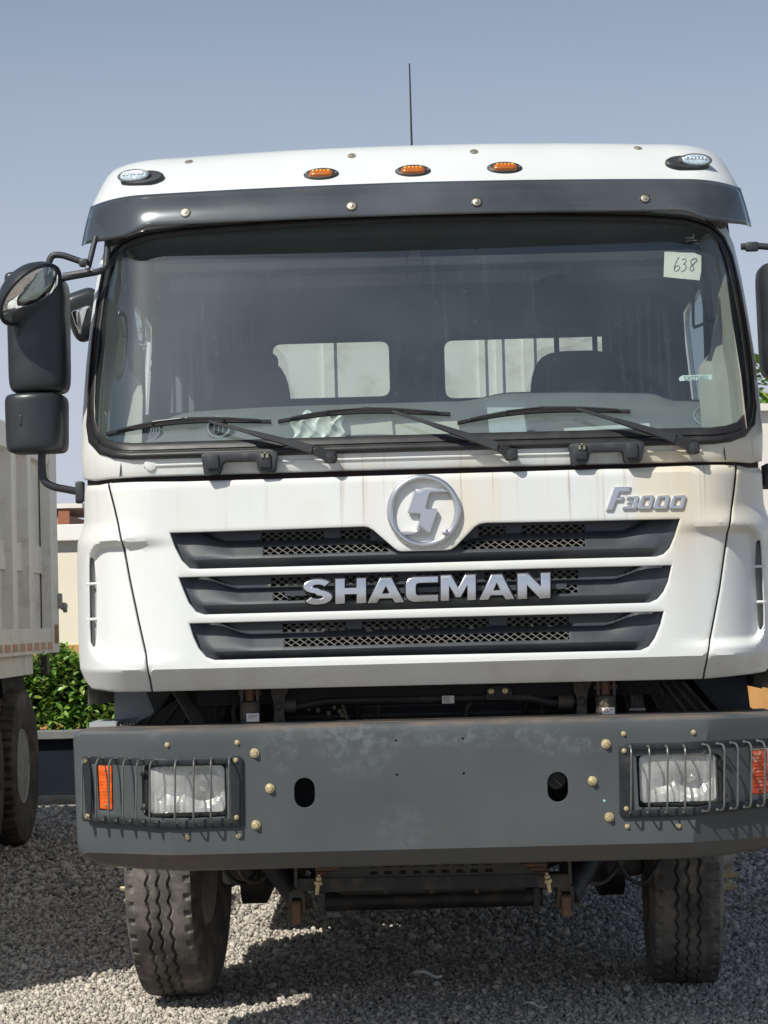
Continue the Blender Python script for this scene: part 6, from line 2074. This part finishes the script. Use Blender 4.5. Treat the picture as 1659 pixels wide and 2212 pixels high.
# dump body behind the cab
MB().box((0, 2.72, 2.25), (2.46, 0.08, 1.75)).build('body_front_wall', BODYG, truck, smooth=False)
MB().box((0, 6.0, 1.42), (2.46, 6.5, 0.10)).build('body_floor', BODYG, truck, smooth=False)
for s in (-1, 1):
    MB().box((s * 1.2, 6.0, 2.15), (0.08, 6.5, 1.4)).build('body_side', BODYG, truck, smooth=False)
for x in (-1.1, -.42, 0.30, .38, .52, 1.1):
    MB().box((x, 2.672, 2.25), (0.05 if x not in (.38, .30) else .03, 0.02, 1.72)).build('body_rib', BODYG, truck, smooth=False)

# ------------------------------------------------------------------ neighbouring dump truck on the left
XN = -2.88
nb = empty('dump_truck', (XN - 1.25, 5.0, 0))
tag(nb, 'parked dump truck with ribbed light grey box, side end showing at the left edge', 'truck')
zt = at(60, 950, at(60, 950, 8).y).z
YE = 9.15                                                # tail end
def sidept(u, v):
    "point of the pixel on the plane X = XN"
    d = ray(u, v)
    return Vector(CAM + d * ((XN - CAM[0]) / d[0]))
e_top = sidept(118, 985); e_bot = sidept(127, 1408)
YE = (e_top.y + e_bot.y) / 2
ztop = sidept(20, 915).z
zb = e_bot.z
zrail0, zrail1 = sidept(60, 1352).z, None
y0 = 3.0
bx = MB()
z_low1 = sidept(100, 1357).z      # top of the lower rail
z_mid0, z_mid1 = sidept(100, 1238).z, sidept(100, 1180).z
z_top0 = sidept(60, 985).z
BX = MB().box((XN - 1.25, (y0 + YE) / 2, (zb + ztop) / 2), (2.34, YE - y0, ztop - zb - .02)).build('box_panel', BODYG, nb, smooth=False)
MB().box((XN - .035, (y0 + YE) / 2, (zb + z_low1) / 2), (0.07, YE - y0, z_low1 - zb)).build('lower_rail', BODYG, nb, smooth=False)
MB().box((XN - .04, (y0 + YE) / 2, (z_top0 + ztop) / 2), (0.08, YE - y0 + .02, ztop - z_top0)).build('top_rail', BODYG, nb, smooth=False)
MB().box((XN - .030, YE - .17, (zb + ztop) / 2 + .003), (0.075, 0.345, ztop - zb + .01)).build('end_post', BODYG, nb, smooth=False)
pitch = 0
ribs = [sidept(u, 1250).y for u in (68, 33)]
pitch = (ribs[0] - ribs[1])
ry = ribs[0]
k = 0
while ry > y0 + .2:
    MB().box((XN - .045, ry, (z_low1 + z_top0) / 2), (0.085, 0.16, z_top0 - z_low1)).build('side_rib', BODYG, nb, smooth=False)
    MB().box((XN - .075, ry + pitch / 2, (z_mid0 + z_mid1) / 2), (0.05, pitch - .16, z_mid1 - z_mid0)).build('cross_rib', BODYG, nb, smooth=False)
    ry -= pitch
MB().box((XN - .08, YE - .45, (z_mid0 + z_mid1) / 2), (0.05, .3, z_mid1 - z_mid0)).build('cross_rib', BODYG, nb, smooth=False)
# rub rail under the box and reflective tape
za = sidept(60, 1400)
MB().box((XN - .10, (y0 + YE) / 2 - .5, zb - .075), (0.10, YE - y0 - .8, 0.15)).build('sub_rail', BODYG, nb, smooth=False)
for k in range(14):
    yk = YE - .14 - k * .30
    zk = zb + .055
    MB().box((XN + .002, yk, zk), (0.006, 0.13, 0.055)).build('red_reflector', REDR, nb, smooth=False)
    MB().box((XN + .002, yk - .145, zk), (0.006, 0.13, 0.055)).build('pale_reflector', WREFL, nb, smooth=False)
# rust at the end
rs = MB().box((XN + .006, YE - .13, sidept(122, 1375).z + .02), (0.004, 0.20, 0.15)).build('rust_patch', mat('yellow_rust', (0.36, 0.22, 0.07), rough=.8, var=.4, vs=16), nb, smooth=False)
# tailgate latch
lt_ = MB().box((XN + .01, YE - .01, sidept(117, 1298).z), (.05, .09, .12), bevel=.01).box((XN + .04, YE + .05, sidept(121, 1310).z), (.05, .12, .06), bevel=.02).tube([(XN + .04, YE + .1, sidept(125, 1308).z), (XN + .04, YE + .12, sidept(125, 1322).z)], .018, 8)
lt_.build('tailgate_latch', mat('latch_grey', (0.34, 0.32, 0.30), rough=.6, var=.2, vs=20), nb)
lk = MB()
p = sidept(94, 1408)
lk.tube([p + Vector((0, .0, 0)), p + Vector((-.02, -.14, -.05)), p + Vector((0, -.18, -.10)), p + Vector((0, -.06, -.14)), p + Vector((0, .02, -.10))], .008, 6, fil=.05)
lk.box(p + Vector((0, .06, -.10)), (.05, .10, .14))
lk.build('tail_bracket', STEEL, nb)
lk = MB()
lk.tube([sidept(112, 1406), sidept(117, 1412) + Vector((0, 0, -.03)), sidept(122, 1406)], .007, 6, fil=.04)
lk.build('tail_chain', STEEL, nb)
# dark mudguard and frame
MB().poly([Vector((XN - .12, YE - 1.9 - 0, zb - .02)), Vector((XN - .12, sidept(80, 1445).y, zb - .05)), Vector((XN - .12, sidept(108, 1600).y, sidept(108, 1600).z)), Vector((XN - .12, sidept(108, 1600).y, .35)), Vector((XN - .12, sidept(80, 1600).y - .3, .35))], (-.9, 0, 0)).build('mud_flap', BLACK, nb, smooth=False)
MB().box((XN - 1.25, 5.2, 0.95), (.9, 7.6, .35)).box((XN - 1.25, 6.0, 1.18), (2.1, 6.0, .1)).build('frame', BLACK, nb, smooth=False)
p = sidept(95, 1630)
MB().box((XN - .12, p.y + .1, p.z), (.07, .17, .14), bevel=.02).build('tail_light_frame', mat('tan_frame', (0.42, 0.34, 0.26), rough=.6), nb)
MB().box((XN - .10, p.y + .08, p.z), (.06, .12, .10), bevel=.01).build('tail_light', mat('dark_tail_lens', (0.03, 0.012, 0.01), rough=.3), nb)
# its wheels
yw = sidept(60, 1640).y
for y in (yw, yw - 1.42):
    for x, o in ((XN - .15, 1), (XN - .50, 1), (XN - 2.35, -1), (XN - 2.0, -1)):
        near = x == XN - .15
        t = wheel('rear_wheel', (x, y, .55), 0, TYRE2, 'block', nb, out=o, dual=True, na=240 if near else 48)
for x, o in ((XN - .15, 1), (XN - 2.35, -1)):
    wheel('front_wheel', (x, 2.1, .55), 0, TYRE2, 'zigzag', nb, out=o, na=60)
# its cab, outside the picture but shading the yard
cb = MB().box((XN - 1.25, 1.62, 2.30), (2.42, 2.1, 1.96), bevel=.12).build('cab', WHITE, nb)
MB().box((XN - 1.25, .52, 2.62), (2.2, .06, .8), bevel=.02).build('windscreen', DARKP, nb)
MB().box((XN - 1.25, .42, .95), (2.5, .24, .5), bevel=.03).build('front_bumper', BUMPER, nb)
for s in (-1, 1):
    MB().box((XN - 1.25 + s * 1.22, 1.4, 2.6), (.04, .8, .6), bevel=.01).build('side_window', DARKP, nb)

# ------------------------------------------------------------------ litter on the gravel
def litter(u0, v0, u1, v1, w, lab, name='white_strip', m=WPAPER):
    def gp_(u, v):
        d = ray(u, v); return Vector(CAM + d * ((0.012 - CAM[2]) / d[2]))
    a, b = gp_(u0, v0), gp_(u1, v1)
    pts = [a.lerp(b, t) + Vector((random.uniform(-.006, .006), random.uniform(-.01, .01), .006 + .008 * math.sin(t * 6))) for t in [i / 6 for i in range(7)]]
    o = MB().tube(pts, w, 6).build(name, m)
    return tag(o, lab, 'litter')
litter(897, 2104, 953, 2111, .007, 'short crinkled white strip lying on the shaded gravel in front of the axle')
litter(1132, 2170, 1180, 2176, .003, 'thin pale thread on the gravel at the bottom, right of centre', 'pale_thread')
litter(1455, 1958, 1480, 1950, .006, 'small white scrap on the gravel just left of the right front tyre', 'white_scrap')
